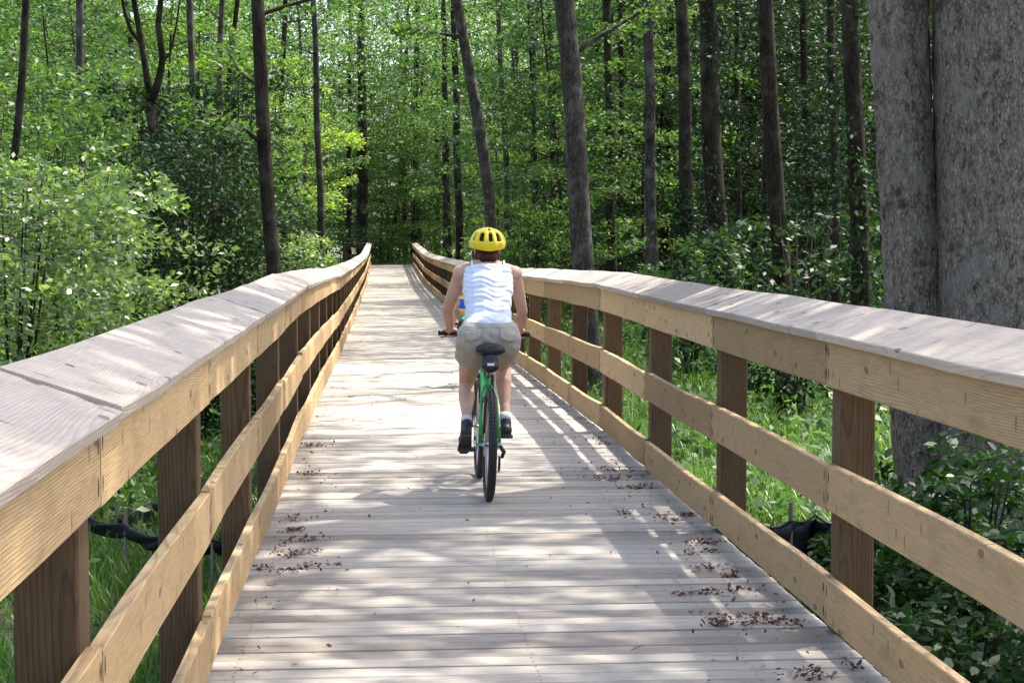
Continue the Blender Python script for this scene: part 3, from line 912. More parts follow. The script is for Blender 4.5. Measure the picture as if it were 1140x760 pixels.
# ------------------------------------------------------------------ shrubs and bushes
def shrub(name, loc, h, rad, nl, size, mat, label, seed, six=False, cat='shrub', group=None, stems=9, up=.6, flat=1.0, aspect=.5):
    rg = np.random.default_rng(seed); rr = random.Random(seed)
    root = empty(name, loc); tag(root, label, cat, group)
    sb = MB(); PP = []; HH = []
    nb = max(8, int(nl / 55))
    for b in range(nb):
        s = b % stems
        sa = s * 2.4 + seed
        f = (b + rr.random()) / nb
        z = h * (.08 + .85 * f)
        lean_ = rad * .35 * f
        st = (lean_ * math.cos(sa), lean_ * math.sin(sa) * flat, z)
        prof = rad * math.sqrt(max(.12, 1 - (abs(z / h - .42) / .62) ** 2)) * rr.uniform(.55, 1.15)
        P, Hd, limb = spray_points(rg, st, rr.uniform(0, 6.28), prof, rr.uniform(.0, .6), rr.uniform(.15, .5), 55, prof * .42, .05)
        PP.append(P); HH.append(Hd)
        sb.tube(limb, [.0035, .003, .0025, .002, .001], 3, cap=False)
    for s in range(stems):
        sa = s * 2.4 + seed
        sb.tube([(0.05 * math.cos(sa), .05 * math.sin(sa), -.15), (rad * .15 * math.cos(sa), rad * .15 * math.sin(sa), h * .45), (rad * .33 * math.cos(sa), rad * .33 * math.sin(sa), h * .95)], [.018, .013, .005], 5)
    sb.build('stem', M['barkB'], root, True)
    np_quads('foliage', leaves(np.concatenate(PP), None, size, aspect, six, up, rg, np.concatenate(HH)), mat, root, 6 if six else 4)
    return root

def at(px, y):
    x = zone_x(px, y); return (x, y, ground_z(x, y))
shrub('bush', at(10, 15.5), 3.2, 1.25, 9500, .085, M['leafL'], 'sun-pale bush at the left edge, nearest to the left railing', 1)
shrub('bush', at(75, 18.5), 3.6, 1.35, 11000, .085, M['leafL'], 'sun-pale bush second from the left edge, in full sun', 2)
shrub('bush', at(135, 23), 3.2, 1.2, 8500, .09, M['leafL'], 'sun-pale bush against the left side of the dark thicket', 3)
shrub('bush', at(-45, 20), 4.6, 1.6, 9000, .09, M['leafA'], 'tall green bush half out of the picture at the left edge', 4)
shrub('bush', at(40, 26), 5.4, 1.9, 12000, .10, M['leafA'], 'tall bright bush rising behind the sun-pale bushes on the left', 5, six=False)
shrub('thicket', at(222, 22), 4.1, 1.15, 15000, .085, M['leafD'], 'dark vine covered thicket behind the left railing', 6, stems=12)  # canopy shade on the thicket given by dark leaf colour
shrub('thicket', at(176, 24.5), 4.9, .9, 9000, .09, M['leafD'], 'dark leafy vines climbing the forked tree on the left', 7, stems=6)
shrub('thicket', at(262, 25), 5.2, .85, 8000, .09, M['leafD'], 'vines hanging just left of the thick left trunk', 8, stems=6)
shrub('bush', at(312, 45), 2.8, 1.5, 4600, .12, M['leafL'], 'low sun-pale bush behind the left railing near its far end', 9, six=False)
shrub('bush', at(300, 36), 2.3, 1.3, 2600, .13, M['leafA'], 'low green bush right of the base of the thick left trunk', 10, six=False)
shrub('bush', at(352, 80), 1.9, 1.3, 2200, .15, M['leafA'], 'low bush in front of the small brown end fence', 12, six=False)
shrub('bush', at(428, 112), 1.7, 1.9, 3000, .17, M['leafA'], 'low green bush just beyond the end of the boardwalk, left of centre', 14, six=False)
shrub('bush', at(458, 116), 2.0, 2.0, 3000, .17, M['leafL'], 'low sun-pale bush just beyond the end of the boardwalk by the right rail', 16, six=False)
shrub('bush', at(588, 45), 3.6, 1.5, 3600, .14, M['leafA'], 'bright bush right of the rider behind the right railing', 11, six=False)
shrub('bush', at(770, 30), 2.7, 1.2, 2600, .13, M['leafB'], 'shaded bush behind the right railing below the crooked trunk', 13, six=False)
shrub('bush', at(890, 25), 3.1, 1.4, 3200, .13, M['leafD'], 'dark ferny bush in the shade left of the twin trunks', 14)
# big-leaved plants under the right railing
for i, (px, y, h, rad, lab) in enumerate([(1010, 10.6, 1.15, .55, 'dark glossy plant under the right railing beside the base of the narrower pale trunk'),
                                      (1085, 9.6, 1.3, .62, 'glossy leaved plant filling the gap between the right rails near the picture edge'),
                                      (1165, 8.6, 1.2, .6, 'glossy leaved plant at the right edge under the middle rail'),
                                      (1085, 8.0, .8, .5, 'low dark plant at the lower right corner outside the bottom rail'),
                                      (1185, 10.4, 1.5, .7, 'tall glossy plant at the foot of the widest trunk'),
                                      (985, 12.4, .4, .35, 'low dark plant right behind the nearest full post on the right')]):
    x, yy, z = at(px, y)
    x = max(x, 2.15 + rad * .8)
    shrub('leafy_plant', (x, yy, z), h, rad, 2600, .078, M['ivy'], lab, 30 + i, six=True, cat='plant', stems=7, up=1.0, aspect=.55)

# ------------------------------------------------------------------ grass, undergrowth, background wood
def grass():
    rg = np.random.default_rng(5)
    n = 150000
    side = rg.random(n) < .45
    y = 3.5 + 52 * rg.random(n) ** 1.7
    xl = -.95 - 6.5 * rg.random(n) ** 1.3 * (0.6 + y / 60)
    xr = 2.15 + 9 * rg.random(n) ** 1.2 * (0.6 + y / 60)
    x = np.where(side, xl, xr)
    # tufts
    x += .12 * np.sin(x * 23 + y * 7) ; y = y + .12 * np.sin(y * 19 + x * 5)
    keep = ~((x > 2.6) & (y < 11.5) & (rg.random(n) < .8))
    x, y = x[keep], y[keep]; n = len(x)
    z = np.array([ground_z(a, b) for a, b in zip(x, y)])
    H = rg.uniform(.22, .62, n) * (.75 + .35 * np.sin(x * 1.7) * np.sin(y * 1.1))
    az = rg.uniform(0, 2 * math.pi, n); bend = rg.uniform(.1, .85, n)
    w = rg.uniform(.003, .0075, n) * (1 + y / 30)
    d = np.stack([np.cos(az), np.sin(az), np.zeros(n)], 1); s = np.stack([-d[:, 1], d[:, 0], np.zeros(n)], 1)
    base = np.stack([x, y, z - .02], 1)
    L = []
    for t in (0, .4, .75, 1.0):
        p = base + d * (bend * H * t * t)[:, None]
        p[:, 2] += H * t * (1 - .35 * bend * t)
        L.append((p - s * (w * (1 - t * .85))[:, None], p + s * (w * (1 - t * .85))[:, None]))
    V = np.stack([L[0][0], L[1][0], L[2][0], L[3][0], L[3][1], L[2][1], L[1][1], L[0][1]], 1).reshape(-1, 8, 3)
    me = bpy.data.meshes.new('grass')
    me.vertices.add(n * 8); me.vertices.foreach_set('co', V.astype(np.float32).ravel())
    q = np.array([[0, 1, 6, 7], [1, 2, 5, 6], [2, 3, 4, 5]])
    idx = (np.arange(n)[:, None, None] * 8 + q[None]).reshape(-1)
    me.loops.add(len(idx)); me.loops.foreach_set('vertex_index', idx.astype(np.int32))
    me.polygons.add(n * 3)
    me.polygons.foreach_set('loop_start', np.arange(0, n * 12, 4, dtype=np.int32)); me.polygons.foreach_set('loop_total', np.full(n * 3, 4, dtype=np.int32))
    me.materials.append(M['grass']); me.update(calc_edges=True)
    o = link(bpy.data.objects.new('grass', me))
    tag(o, 'tall fresh green grass on the ground on both sides of the boardwalk', 'grass', kind='stuff')
grass()

def undergrowth():
    rg = np.random.default_rng(15)
    nc = 5200
    y = 6 + 110 * rg.random(nc) ** 1.15
    px = rg.uniform(-200, 1320, nc)
    x = np.array([zone_x(a, b) for a, b in zip(px, y)])
    keep = ~((x > -1.5) & (x < 2.7) & (y < 104)) & ~((y < 14) & (x < 2.0) & (x > -3))
    x, y = x[keep], y[keep]
    P = []
    for a, b in zip(x, y):
        k = 26
        r = rg.uniform(.25, .6); hh = rg.uniform(.25, 1.0)
        q = rg.normal(size=(k, 3)) * [r, r, hh * .4]
        q[:, 2] = np.abs(q[:, 2]) + .05
        P.append(q + [a, b, ground_z(a, b)])
    P = np.concatenate(P)
    o = np_quads('undergrowth', leaves(P, None, .13, .5, False, .9, rg), M['leafB'])
    tag(o, 'low leafy undergrowth covering the forest floor', 'undergrowth', kind='stuff')
undergrowth()

def far_wood():
    rg = np.random.default_rng(25)
    P = []
    # belts of foliage clumps behind and beside everything
    nc = 6800
    y = rg.uniform(92, 150, nc); px = rg.uniform(-160, 1300, nc)
    x = np.array([zone_x(a, b) for a, b in zip(px, y)])
    zz = rg.uniform(0, 24, nc)
    keep = ~((np.abs(x - .6) < 4.5) & (y < 112) & (zz < 7))
    for a, b, c in zip(x[keep], y[keep], zz[keep]):
        k = 42
        q = rg.normal(size=(k, 3)) * [.95, .95, .28]
        q[:, 2] -= .12 * (q[:, 0] ** 2 + q[:, 1] ** 2)
        P.append(q + [a, b, c])
    for k_ in range(1500):   # high crowns that close the view upwards
        b = rg.uniform(118, 150); a = zone_x(rg.uniform(250, 700), b); c = rg.uniform(12, 25)
        q = rg.normal(size=(42, 3)) * [1.1, 1.1, .35]
        P.append(q + [a, b, c])
    P = np.concatenate(P)
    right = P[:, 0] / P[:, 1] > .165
    o = np_quads('background_wood', leaves(P[~right], None, .26, .55, False, .7, rg), M['leafA'])
    tag(o, 'far bright green wood that closes the view beyond the boardwalk end and on the left', 'wood', kind='stuff')
    o = np_quads('shade_coloured_wood', leaves(P[right], None, .26, .55, False, .7, rg), M['leafD'])  # right part of the belt, its shade painted as darker leaves
    tag(o, 'far wood in shade-dark leaf colour that closes the view behind the trunks on the right', 'wood', kind='stuff')
far_wood()

# ------------------------------------------------------------------ dead leaves on the deck
def litter():
    rg = np.random.default_rng(9)
    C = [(835, 688, 90, .16), (822, 660, 60, .13), (865, 697, 40, .08), (735, 573, 60, .14), (742, 580, 40, .1), (706, 533, 50, .16), (690, 525, 30, .14), (765, 607, 40, .1), (780, 618, 40, .1),
         (320, 624, 70, .13), (312, 637, 60, .11), (300, 600, 16, .1), (350, 528, 30, .1), (330, 578, 40, .12), (925, 735, 46, .12), (890, 755, 40, .08), (640, 455, 40, .25), (620, 440, 26, .2), (303, 591, 26, .07),
         (800, 640, 30, .12), (785, 655, 16, .2), (360, 500, 20, .15), (395, 440, 14, .2), (640, 470, 16, .15), (665, 495, 22, .15), (715, 545, 26, .12)]
    P = []
    for px, py, n, s in C:
        y = EYE * F / (py - VY)
        d = CAM_ROT @ Vector(((px - 570) / F, (380 - py) / F, -1)); t = -EYE / d.z
        p = d * t
        m_ = max(2, n // 16)
        for j in range(m_):
            c = rg.normal(size=2) * [s * .9, s * .8]
            sp = rg.uniform(.5, 1.7)
            q = rg.normal(size=(int(12 + 30 * rg.random()), 3)) * [.045 * sp, .026 * sp, 0.004]
            P.append(q + [p.x + c[0], p.y + c[1], .008])
    n = 900
    y = 4 + 45 * rg.random(n) ** 1.3
    u = rg.random(n)
    x = np.where(u < .5, XR - .02 - np.abs(rg.normal(0, .28, n)), np.where(u < .75, XL + .02 + np.abs(rg.normal(0, .22, n)), rg.uniform(XL, XR, n)))
    P.append(np.stack([x, y, np.array([deck_z(b) + .006 for b in y])], 1))
    P = np.concatenate(P)
    P = P[(P[:, 0] > XL + .01) & (P[:, 0] < XR - .01)]
    P[:, 2] = [deck_z(b) for b in P[:, 1]]
    P[:, 2] += .004 + np.abs(rg.normal(0, .007, len(P)))
    V = leaves(P, None, .028, .5, False, 1.0, rg)
    o = np_quads('leaf_litter', V, M['litter'])
    tag(o, 'brown dead leaves and catkins lying on the deck along the rails', 'litter', kind='stuff')
    # thin twigs
    mb = MB()
    for i in range(46):
        y = 5.5 + 20 * rg.random(); x = XR - .05 - abs(rg.normal(0, .3)) if rg.random() < .7 else XL + .05 + abs(rg.normal(0, .2))
        a = rg.uniform(0, 3.14); L = rg.uniform(.03, .11)
        x = min(max(x, XL + .12), XR - .12)
        z = deck_z(y) + .006
        mb.tube([(x, y, z), (x + L * .5 * math.cos(a), y + L * .5 * math.sin(a), z + .006), (x + L * math.cos(a + .3), y + L * math.sin(a + .3), z + .001)], [.0018, .0016, .001], 4)
    o = mb.build('fallen_twigs', M['litter']); tag(o, 'thin dead twigs scattered over the deck boards', 'twigs', kind='stuff')
litter()

# ------------------------------------------------------------------ sagging black silt fences in the grass
def silt_fence(pts, label, hgt=.32):
    P = [W(a, b, y) for a, b, y in pts]
    root = empty('silt_fence', (P[0].x, P[0].y, ground_z(P[0].x, P[0].y))); tag(root, label, 'silt fence')
    o0 = Vector(root.location)
    fine = []
    for i in range(len(P) - 1):
        for k in range(8): fine.append(P[i].lerp(P[i + 1], k / 8) + Vector((0, 0, -.03 * math.sin(math.pi * k / 8))))
    fine.append(P[-1])
    v = []; f = []
    rows = 5
    for i, p in enumerate(fine):
        for r in range(rows):
            q = r / (rows - 1)
            v.append(p - o0 + Vector((.03 * math.sin(i * .9 + r), .02 * math.cos(i * 1.3 + r * 2) + .06 * q, -hgt * q)))
    for i in range(len(fine) - 1):
        for r in range(rows - 1):
            f.append((i * rows + r, (i + 1) * rows + r, (i + 1) * rows + r + 1, i * rows + r + 1))
    o = mesh_obj('fabric', v, f, M['fabric'], root, True)
    md = o.modifiers.new('t', 'SOLIDIFY'); md.thickness = .004
    mb = MB(); mb.tube([p - o0 for p in fine], .008, 6); mb.build('top_hem', M['fabric'], root, True)
    for p in P[::2]:
        mb = MB(); q = p - o0
        g = ground_z(p.x, p.y) - p.z
        mb.tube([q + Vector((0, .03, g - .2)), q + Vector((.01, .03, .12))], .016, 6); mb.build('stake', M['stake'], root)
silt_fence([(40, 552, 13.6), (95, 574, 13.4), (138, 583, 13.2), (180, 598, 13.0), (235, 600, 12.8), (262, 596, 12.8)], 'low sagging black silt fence in the grass seen below the left top rail', .11)
silt_fence([(128, 574, 14.3), (165, 560, 14.8), (205, 546, 15.4), (232, 534, 16.2), (262, 520, 17.5)], 'black silt fence running away in the grass between the two nearest left posts', .2)
silt_fence([(820, 595, 11.6), (850, 585, 11.8), (880, 579, 11.9), (908, 573, 12.0), (935, 582, 11.8)], 'short black silt fence in the grass beside the nearest full right post', .3)

# ------------------------------------------------------------------ bicycle
def col_mats(tagname, frame, saddle=(.012, .012, .013)):
    return dict(frame=plain('frame_paint_' + tagname, frame, .28), black=plain('black_rubber_' + tagname, (.012, .012, .013), .6, bump=.3, bscale=120),
                dark=plain('black_part_' + tagname, (.015, .015, .016), .4), metal=plain('bike_metal_' + tagname, (.5, .5, .52), .3, metal=1),
                saddle=plain('saddle_vinyl_' + tagname, saddle, .45))

def bicycle(loc, lean, s, label, frame_col, tagname, bag=True):
    root = empty('bicycle', loc, (0, lean, 0)); root.scale = (s, s, s)
    tag(root, label, 'bicycle')
    K = col_mats(tagname, frame_col)
    WR = .335
    RH = (0, 0, WR); FH = (0, 1.05, WR); BB = Vector((0, .43, .30))
    for nm, c in (('rear_wheel', RH), ('front_wheel', FH)):
        w = empty('wheel', c); w.parent = root
        w['label'] = nm.replace('_', ' ')
        t = MB(); t.torus((0, 0, 0), WR - .026, .026, n=72, k=14)
        # tread blocks
        for i in range(90):
            a = 2 * math.pi * i / 90
            for sx in (-.012, .012):
                aa = a + (.017 if sx > 0 else 0)
                t.ball((sx, (WR - .001) * math.cos(aa), (WR - .001) * math.sin(aa)), (.006, .006, .006), 0, 4, 3)
        t.build('tyre', K['black'], w, True)
        r = MB(); r.torus((0, 0, 0), WR - .062, .013, n=60, k=8, squash=.9); r.build('rim', K['metal'], w, True)
        sp = MB()
        for i in range(32):
            a = 2 * math.pi * i / 32; b = a + (.5 if i % 4 < 2 else -.5)
            x = .028 if i % 2 else -.028
            sp.tube([(x, .018 * math.cos(b), .018 * math.sin(b)), (0, (WR - .07) * math.cos(a), (WR - .07) * math.sin(a))], .0012, 4)
        sp.build('spokes', K['metal'], w)
        h = MB(); h.tube([(-.045, 0, 0), (-.03, 0, 0), (-.029, 0, 0), (.029, 0, 0), (.03, 0, 0), (.045, 0, 0)], [.01, .022, .013, .013, .022, .01], 14); h.tube([(-.07, 0, 0), (.07, 0, 0)], .005, 8)
        h.build('hub', K['metal'], w, True)
        h = MB(); h.tube([(-.033, 0, 0), (-.031, 0, 0)], .07, 24); h.build('brake_disc', K['metal'], w)
    fr = MB()
    seat_top = Vector((0, .275, .72)); ht = Vector((0, .80, .84)); hb = Vector((0, .845, .715))
    fr.tube([BB, seat_top], .017, 12); fr.tube([seat_top + Vector((0, .005, -.04)), ht + Vector((0, .005, -.03))], .019, 12)
    fr.tube([BB, hb + Vector((0, -.004, .02))], .022, 12); fr.tube([hb, ht], .021, 14)
    for sx in (-1, 1):
        fr.tube([BB + Vector((sx * .022, 0, 0)), (sx * .045, .30, .315), (sx * .062, .02, .335), (sx * .062, 0, .335)], .011, 8)
        fr.tube([seat_top + Vector((sx * .014, 0, -.05)), (sx * .045, .17, .60), (sx * .06, .02, .35)], .010, 8)
    fr.tube([BB - Vector((.036, 0, 0)), BB + Vector((.036, 0, 0))], .024, 14)
    fr.tube([(-.045, .2, .60), (.045, .2, .60)], .008, 8)
    fr.build('frame', K['frame'], root, True)
    fk = MB()
    fk.tube([(-.06, .86, .685), (.06, .86, .685)], .018, 10)
    for sx in (-1, 1): fk.tube([(sx * .058, .86, .70), (sx * .06, .93, .52), (sx * .06, 1.045, .335)], [.019, .018, .013], 10)
    fk.tube([(0, .845, .715), (0, .86, .685)], .02, 10)
    fk.build('fork', K['dark'], root, True)
    sp = MB(); sp.tube([seat_top, (0, .235, .86)], .014, 12); sp.build('seat_post', K['metal'], root, True)
    # saddle: wide at the back, long nose
    sd = MB()
    prof = [(-.04, .02, .012), (-.035, .068, .05), (.0, .092, .075), (.06, .084, .065), (.12, .045, .035), (.18, .026, .03), (.24, .019, .024), (.26, .008, .01)]
    n = 16; V = []
    for yy, wv, hv in prof:
        for k in range(n):
            a = 2 * math.pi * k / n
            V.append((wv * math.cos(a), .13 + yy, .885 + hv * .55 * math.sin(a) + (.012 if yy < 0.02 else 0)))
    f = [(i * n + k, i * n + (k + 1) % n, (i + 1) * n + (k + 1) % n, (i + 1) * n + k) for i in range(len(prof) - 1) for k in range(n)]
    f.append(tuple(reversed(range(n)))); f.append(tuple((len(prof) - 1) * n + k for k in range(n)))
    sd.add(V, f); recalc(sd.build('saddle', K['saddle'], root, True))
    rl = MB()
    for sx in (-.022, .022): rl.tube([(sx, .12, .87), (sx, .18, .855), (sx, .28, .855), (sx * .5, .35, .875)], .0035, 6)
    rl.build('saddle_rail', K['metal'], root)
    if bag:
        g = MB(); g.tube([(0, .085, .825), (0, .10, .825), (0, .17, .835), (0, .22, .845)], [.030, .052, .050, .035], 18)
        g.ball((0, .10, .80), (.054, .035, .042)); gb = remesh(g, 'saddle_bag', K['dark'], root, .006, 3)
        r = MB(); r.box(-.021, .021, .047, .052, .806, .822); bevel(r.build('reflective_patch', plain('reflective_white', (.75, .75, .75), .3), gb), .002)
    st = MB(); st.tube([ht, (0, .785, .90), (0, .795, .925)], .016, 12); st.tube([(0, .795, .925), (0, .80, .955)], .02, 12); st.build('stem', K['dark'], root, True)
    hb_ = MB(); hb_.tube([(-.29, .77, .962), (-.12, .785, .966), (-.05, .80, .955), (.05, .80, .955), (.12, .785, .966), (.29, .77, .962)], .0115, 12); hb_.build('handlebar', K['dark'], root, True)
    for sx in (-1, 1):
        g = MB(); g.tube([(sx * .175, .781, .965), (sx * .18, .781, .965), (sx * .285, .770, .9622), (sx * .295, .769, .962)], [.013, .0165, .0165, .019], 14)
        g.build('grip', K['black'], root, True)
        b = MB(); b.tube([(sx * .145, .80, .955), (sx * .16, .835, .945), (sx * .22, .845, .935), (sx * .28, .84, .93)], [.009, .007, .0055, .004], 8); b.tube([(sx * .15, .784, .965), (sx * .15, .80, .95)], .014, 8)
        b.build('brake_lever', K['dark'], root, True)
        c = MB(); c.tube([(sx * .15, .80, .955), (sx * .12, .88, .98), (sx * .05, .90, .90), (0, .87, .80)], .0028, 6); c.build('cable', K['dark'], root)
    cr = MB()
    cr.tube([(-.06, .43, .30), (.06, .43, .30)], .011, 10)
    c_ang = R(8)
    dy, dz = .17 * math.cos(c_ang), .17 * math.sin(c_ang)
    cr.tube([(-.062, .43, .30), (-.07, .43 - dy, .30 - dz)], [.015, .010], 8); cr.tube([(.062, .43, .30), (.07, .43 + dy, .30 + dz)], [.015, .010], 8)
    cr.build('crank', K['metal'], root, True)
    for sx, yy, zz in ((-1, .43 - dy, .30 - dz), (1, .43 + dy, .30 + dz)):
        p = MB(); x0 = sx * .085; x1 = sx * .175
        p.box(min(x0, x1), max(x0, x1), yy - .045, yy - .035, zz - .010, zz + .010); p.box(min(x0, x1), max(x0, x1), yy + .035, yy + .045, zz - .010, zz + .010)
        for q in (x0, (x0 + x1) / 2, x1): p.box(q - .006, q + .006, yy - .04, yy + .04, zz - .008, zz + .008)
        p.tube([(sx * .07, yy, zz), (x1, yy, zz)], .007, 8)
        p.build('pedal', K['dark'], root)
    ch = MB(); 
    for rr_, x in ((.085, .045), (.065, .038)):
        ch.torus((x, .43, .30), rr_, .006, n=40, k=6, squash=.4)
    for i in range(4):
        a = i * math.pi / 2 + .4; ch.tube([(.047, .43, .30), (.045, .43 + .085 * math.cos(a), .30 + .085 * math.sin(a))], .006, 6)
    ch.build('chainring', K['metal'], root)
    cs = MB()
    for i in range(7): cs.tube([(.024 + i * .0045, 0, .335), (.026 + i * .0045, 0, .335)], .055 - i * .0055, 20)
    cs.build('cassette', K['metal'], root)
    cn = MB(); cn.tube([(.042, .0, .375), (.042, .2, .385), (.042, .43, .386)], .0035, 6); cn.tube([(.042, .43, .215), (.042, .2, .215), (.042, .03, .20), (.042, 0, .175)], .0035, 6); cn.build('chain', K['dark'], root)
    dr = MB(); dr.tube([(.062, -.01, .33), (.085, -.02, .295), (.075, .0, .26)], [.012, .014, .010], 8); dr.tube([(.06, 0, .26), (.06, .02, .18)], .008, 8)
    dr.ball((.058, .0, .255), (.006, .02, .02)); dr.ball((.058, .02, .185), (.006, .02, .02)); dr.build('derailleur', K['dark'], root, True)
    return root

BX, BY = .634, 10.60
BIKE = bicycle((BX, BY, deck_z(BY) + .003), R(1.2), 1.0, 'green mountain bike ridden by the woman in the yellow helmet', (.02, .32, .06), 'large')

# water bottle in the frame
def water_bottle():
    root = empty('water_bottle', (BX + .008, BY + .52, .40), (R(-38), 0, 0)); tag(root, 'pale grey water bottle with red cap held in the frame of the green bike', 'bottle')
    b = MB(); b.tube([(0, 0, 0), (0, 0, .005), (0, 0, .10), (0, 0, .11), (0, 0, .12), (0, 0, .15)], [.03, .036, .036, .032, .036, .034], 18); b.build('bottle_body', plain('bottle_plastic', (.6, .6, .6), .35), root, True)
    b = MB(); b.tube([(0, 0, .151), (0, 0, .168), (0, 0, .175), (0, 0, .19)], [.034, .030, .012, .010], 16); b.build('cap', plain('red_plastic', (.45, .02, .03), .4), root, True)
water_bottle()

# ------------------------------------------------------------------ riders
def rider(loc, lean, s, label, tagname, skin, hair_c, top_mat, short_mat, helmet_col, voxel=.006):
    root = empty('person', loc, (0, lean, 0)); root.scale = (s, s, s)
    tag(root, label, 'person')
    SK = plain('skin_' + tagname, skin, .5, var=.16, bscale=9)
    # joints in bike space (x right, y forward, z up)
    hipL = Vector((-.088, .33, .93)); hipR = Vector((.088, .33, .93))
    kneeL = Vector((-.115, .62, .655)); kneeR = Vector((.118, .735, .775))
    ankL = Vector((-.128, .265, .435)); ankR = Vector((.128, .515, .43))
    pel = Vector((0, .31, .985)); waist = Vector((0, .40, 1.10)); chest = Vector((.0, .50, 1.255)); ub = Vector((0, .555, 1.345)); neck = Vector((0, .60, 1.405)); head = Vector((0, .665, 1.515))
    shL = Vector((-.166, .565, 1.350)); shR = Vector((.166, .565, 1.350))
    elL = Vector((-.244, .655, 1.125)); elR = Vector((.232, .665, 1.115))
    wrL = Vector((-.222, .745, .995)); wrR = Vector((.222, .745, .995))
    b = MB()
    RX = lambda a: Matrix.Rotation(R(a), 3, 'X')
    def torso(b, g=0.0):
        b.ball(pel, (.165 + g, .12 + g, .12 + g), rot=RX(-35))
        b.ball(pel + Vector((-.085, -.02, -.015)), (.088 + g, .10 + g, .10 + g)); b.ball(pel + Vector((.085, -.02, -.015)), (.088 + g, .10 + g, .10 + g))
        b.ball(waist, (.132 + g, .100 + g, .13 + g), rot=RX(-35))
        b.ball(waist.lerp(chest, .5), (.135 + g, .102 + g, .13 + g), rot=RX(-33))
        b.ball(chest, (.148 + g, .105 + g, .13 + g), rot=RX(-32))
        b.ball(ub, (.150 + g, .085 + g, .075 + g), rot=RX(-30))
    torso(b)
    for sx, sh in ((-1, shL), (1, shR)):
        b.cone(neck + Vector((sx * .03, 0, -.005)), sh + Vector((0, 0, .006)), .045, .046)
        b.ball(sh, (.055, .055, .055))
        b.ball(sh.lerp(ub, .4) + Vector((0, -.02, -.05)), (.07, .06, .09), rot=RX(-30))
    b.cone(neck, head + Vector((0, -.02, -.04)), .056, .052)
    # head with a face looking forward (+y)
    b.ball(head, (.074, .094, .105)); b.ball(head + Vector((0, .035, -.065)), (.052, .058, .055))
    b.ball(head + Vector((0, .098, -.022)), (.013, .02, .02)); b.ball(head + Vector((0, .088, -.062)), (.024, .014, .008)); b.ball(head + Vector((0, .080, -.10)), (.022, .018, .017))
    for sx in (-1, 1):
        b.ball(head + Vector((sx * .076, -.005, -.02)), (.009, .018, .030)); b.ball(head + Vector((sx * .03, .082, .018)), (.022, .012, .008)); b.ball(head + Vector((sx * .04, .062, -.04)), (.02, .02, .02))
    # arms
    for sx, sh, el, wr in ((-1, shL, elL, wrL), (1, shR, elR, wrR)):
        b.cone(sh, sh.lerp(el, .5), .048, .043); b.cone(sh.lerp(el, .5), el, .043, .034)
        b.cone(el, el.lerp(wr, .4), .035, .034); b.cone(el.lerp(wr, .4), wr, .034, .024)
        palm = Vector((sx * .228, .770, .982))
        b.cone(wr, palm, .024, .026); b.ball(palm, (.040, .026, .017))
        # fingers over the grip (grip axis along x, at y .772 z .963, radius .017)
        for k, fx in enumerate((.198, .217, .236, .254)):
            L = (.95, 1.05, 1.0, .85)[k]
            c = Vector((sx * fx, .775, .9635))
            ang = [70, 25, -25, -75, -110 - 12 * L]
            P = [c + Vector((0, math.cos(R(a)) * .0265, math.sin(R(a)) * .0265)) for a in ang]
            rr = (.0095, .009, .0088, .0082, .0075)
            for i in range(4): b.cone(P[i], P[i + 1], rr[i], rr[i + 1], n=8)
        th = [Vector((sx * .192, .765, .985)), Vector((sx * .172, .768, .975)), Vector((sx * .166, .764, .950)), Vector((sx * .172, .758, .940))]
        for i in range(3): b.cone(th[i], th[i + 1], (.011, .010, .009)[i], (.010, .009, .008)[i], n=8)
    # legs
    for hp, kn, an in ((hipL, kneeL, ankL), (hipR, kneeR, ankR)):
        b.cone(hp, hp.lerp(kn, .5), .083, .070); b.cone(hp.lerp(kn, .5), kn, .070, .050)
        b.ball(kn, (.050, .052, .052))
        d = (an - kn)
        m = kn.lerp(an, .32) + Vector((0, -.016, -.006))
        b.cone(kn, m, .047, .053); b.cone(m, kn.lerp(an, .72), .052, .034); b.cone(kn.lerp(an, .72), an, .034, .029)
    body = remesh(b, 'body', SK, root, voxel, 3)
    # tank top: torso shell from the hem to under the shoulders
    def cut(o, co, no, keep_above):
        bm = bmesh.new(); bm.from_mesh(o.data)
        bmesh.ops.bisect_plane(bm, geom=bm.verts[:] + bm.edges[:] + bm.faces[:], plane_co=co, plane_no=no, clear_inner=keep_above, clear_outer=not keep_above)
        bm.to_mesh(o.data); bm.free()
    t = MB(); torso(t, .012)
    for sx, sh in ((-1, shL), (1, shR)): t.ball(sh.lerp(ub, .4) + Vector((0, -.02, -.05)), (.075, .072, .10), rot=RX(-30))
    t.ball(waist + Vector((0, -.045, -.055)), (.150, .105, .08), rot=RX(-35))
    top = remesh(t, 'tank_top', top_mat, root, voxel, 3)
    ax = (ub - waist).normalized()
    cut(top, ub + ax * .022, ax, False); cut(top, Vector((0, .3, 1.056)), Vector((0, -.12, 1)).normalized(), True)
    for sx in (-1, 1): cut(top, Vector((sx * .158, 0, 1.2)), Vector((sx, 0, 0.05)), False)
    md = top.modifiers.new('sol', 'SOLIDIFY'); md.thickness = .003; md.offset = 1
    for v in top.data.vertices:   # creases
        c = v.co
        w = .0022 * math.sin(c.z * 105 + 9 * abs(c.x) + 2.2 * math.sin(c.x * 24)) * (.5 + .5 * math.sin(c.z * 23 + 1)) + .0026 * math.sin(c.z * 210 + c.x * 31 + 2 * math.sin(c.x * 40))
        if c.y < .55: c.y -= w
    for sx in (-1, 1):
        q = MB(); q.tube([(sx * .095, .478, 1.345), (sx * .10, .495, 1.395), (sx * .10, .56, 1.43), (sx * .095, .625, 1.385)], .0065, 6); q.build('strap', top_mat, top, True)
    # shorts
    q = MB()
    q.ball(pel, (.186, .142, .14), rot=RX(-35)); q.ball(waist + Vector((0, -.035, -.07)), (.166, .122, .07), rot=RX(-35))
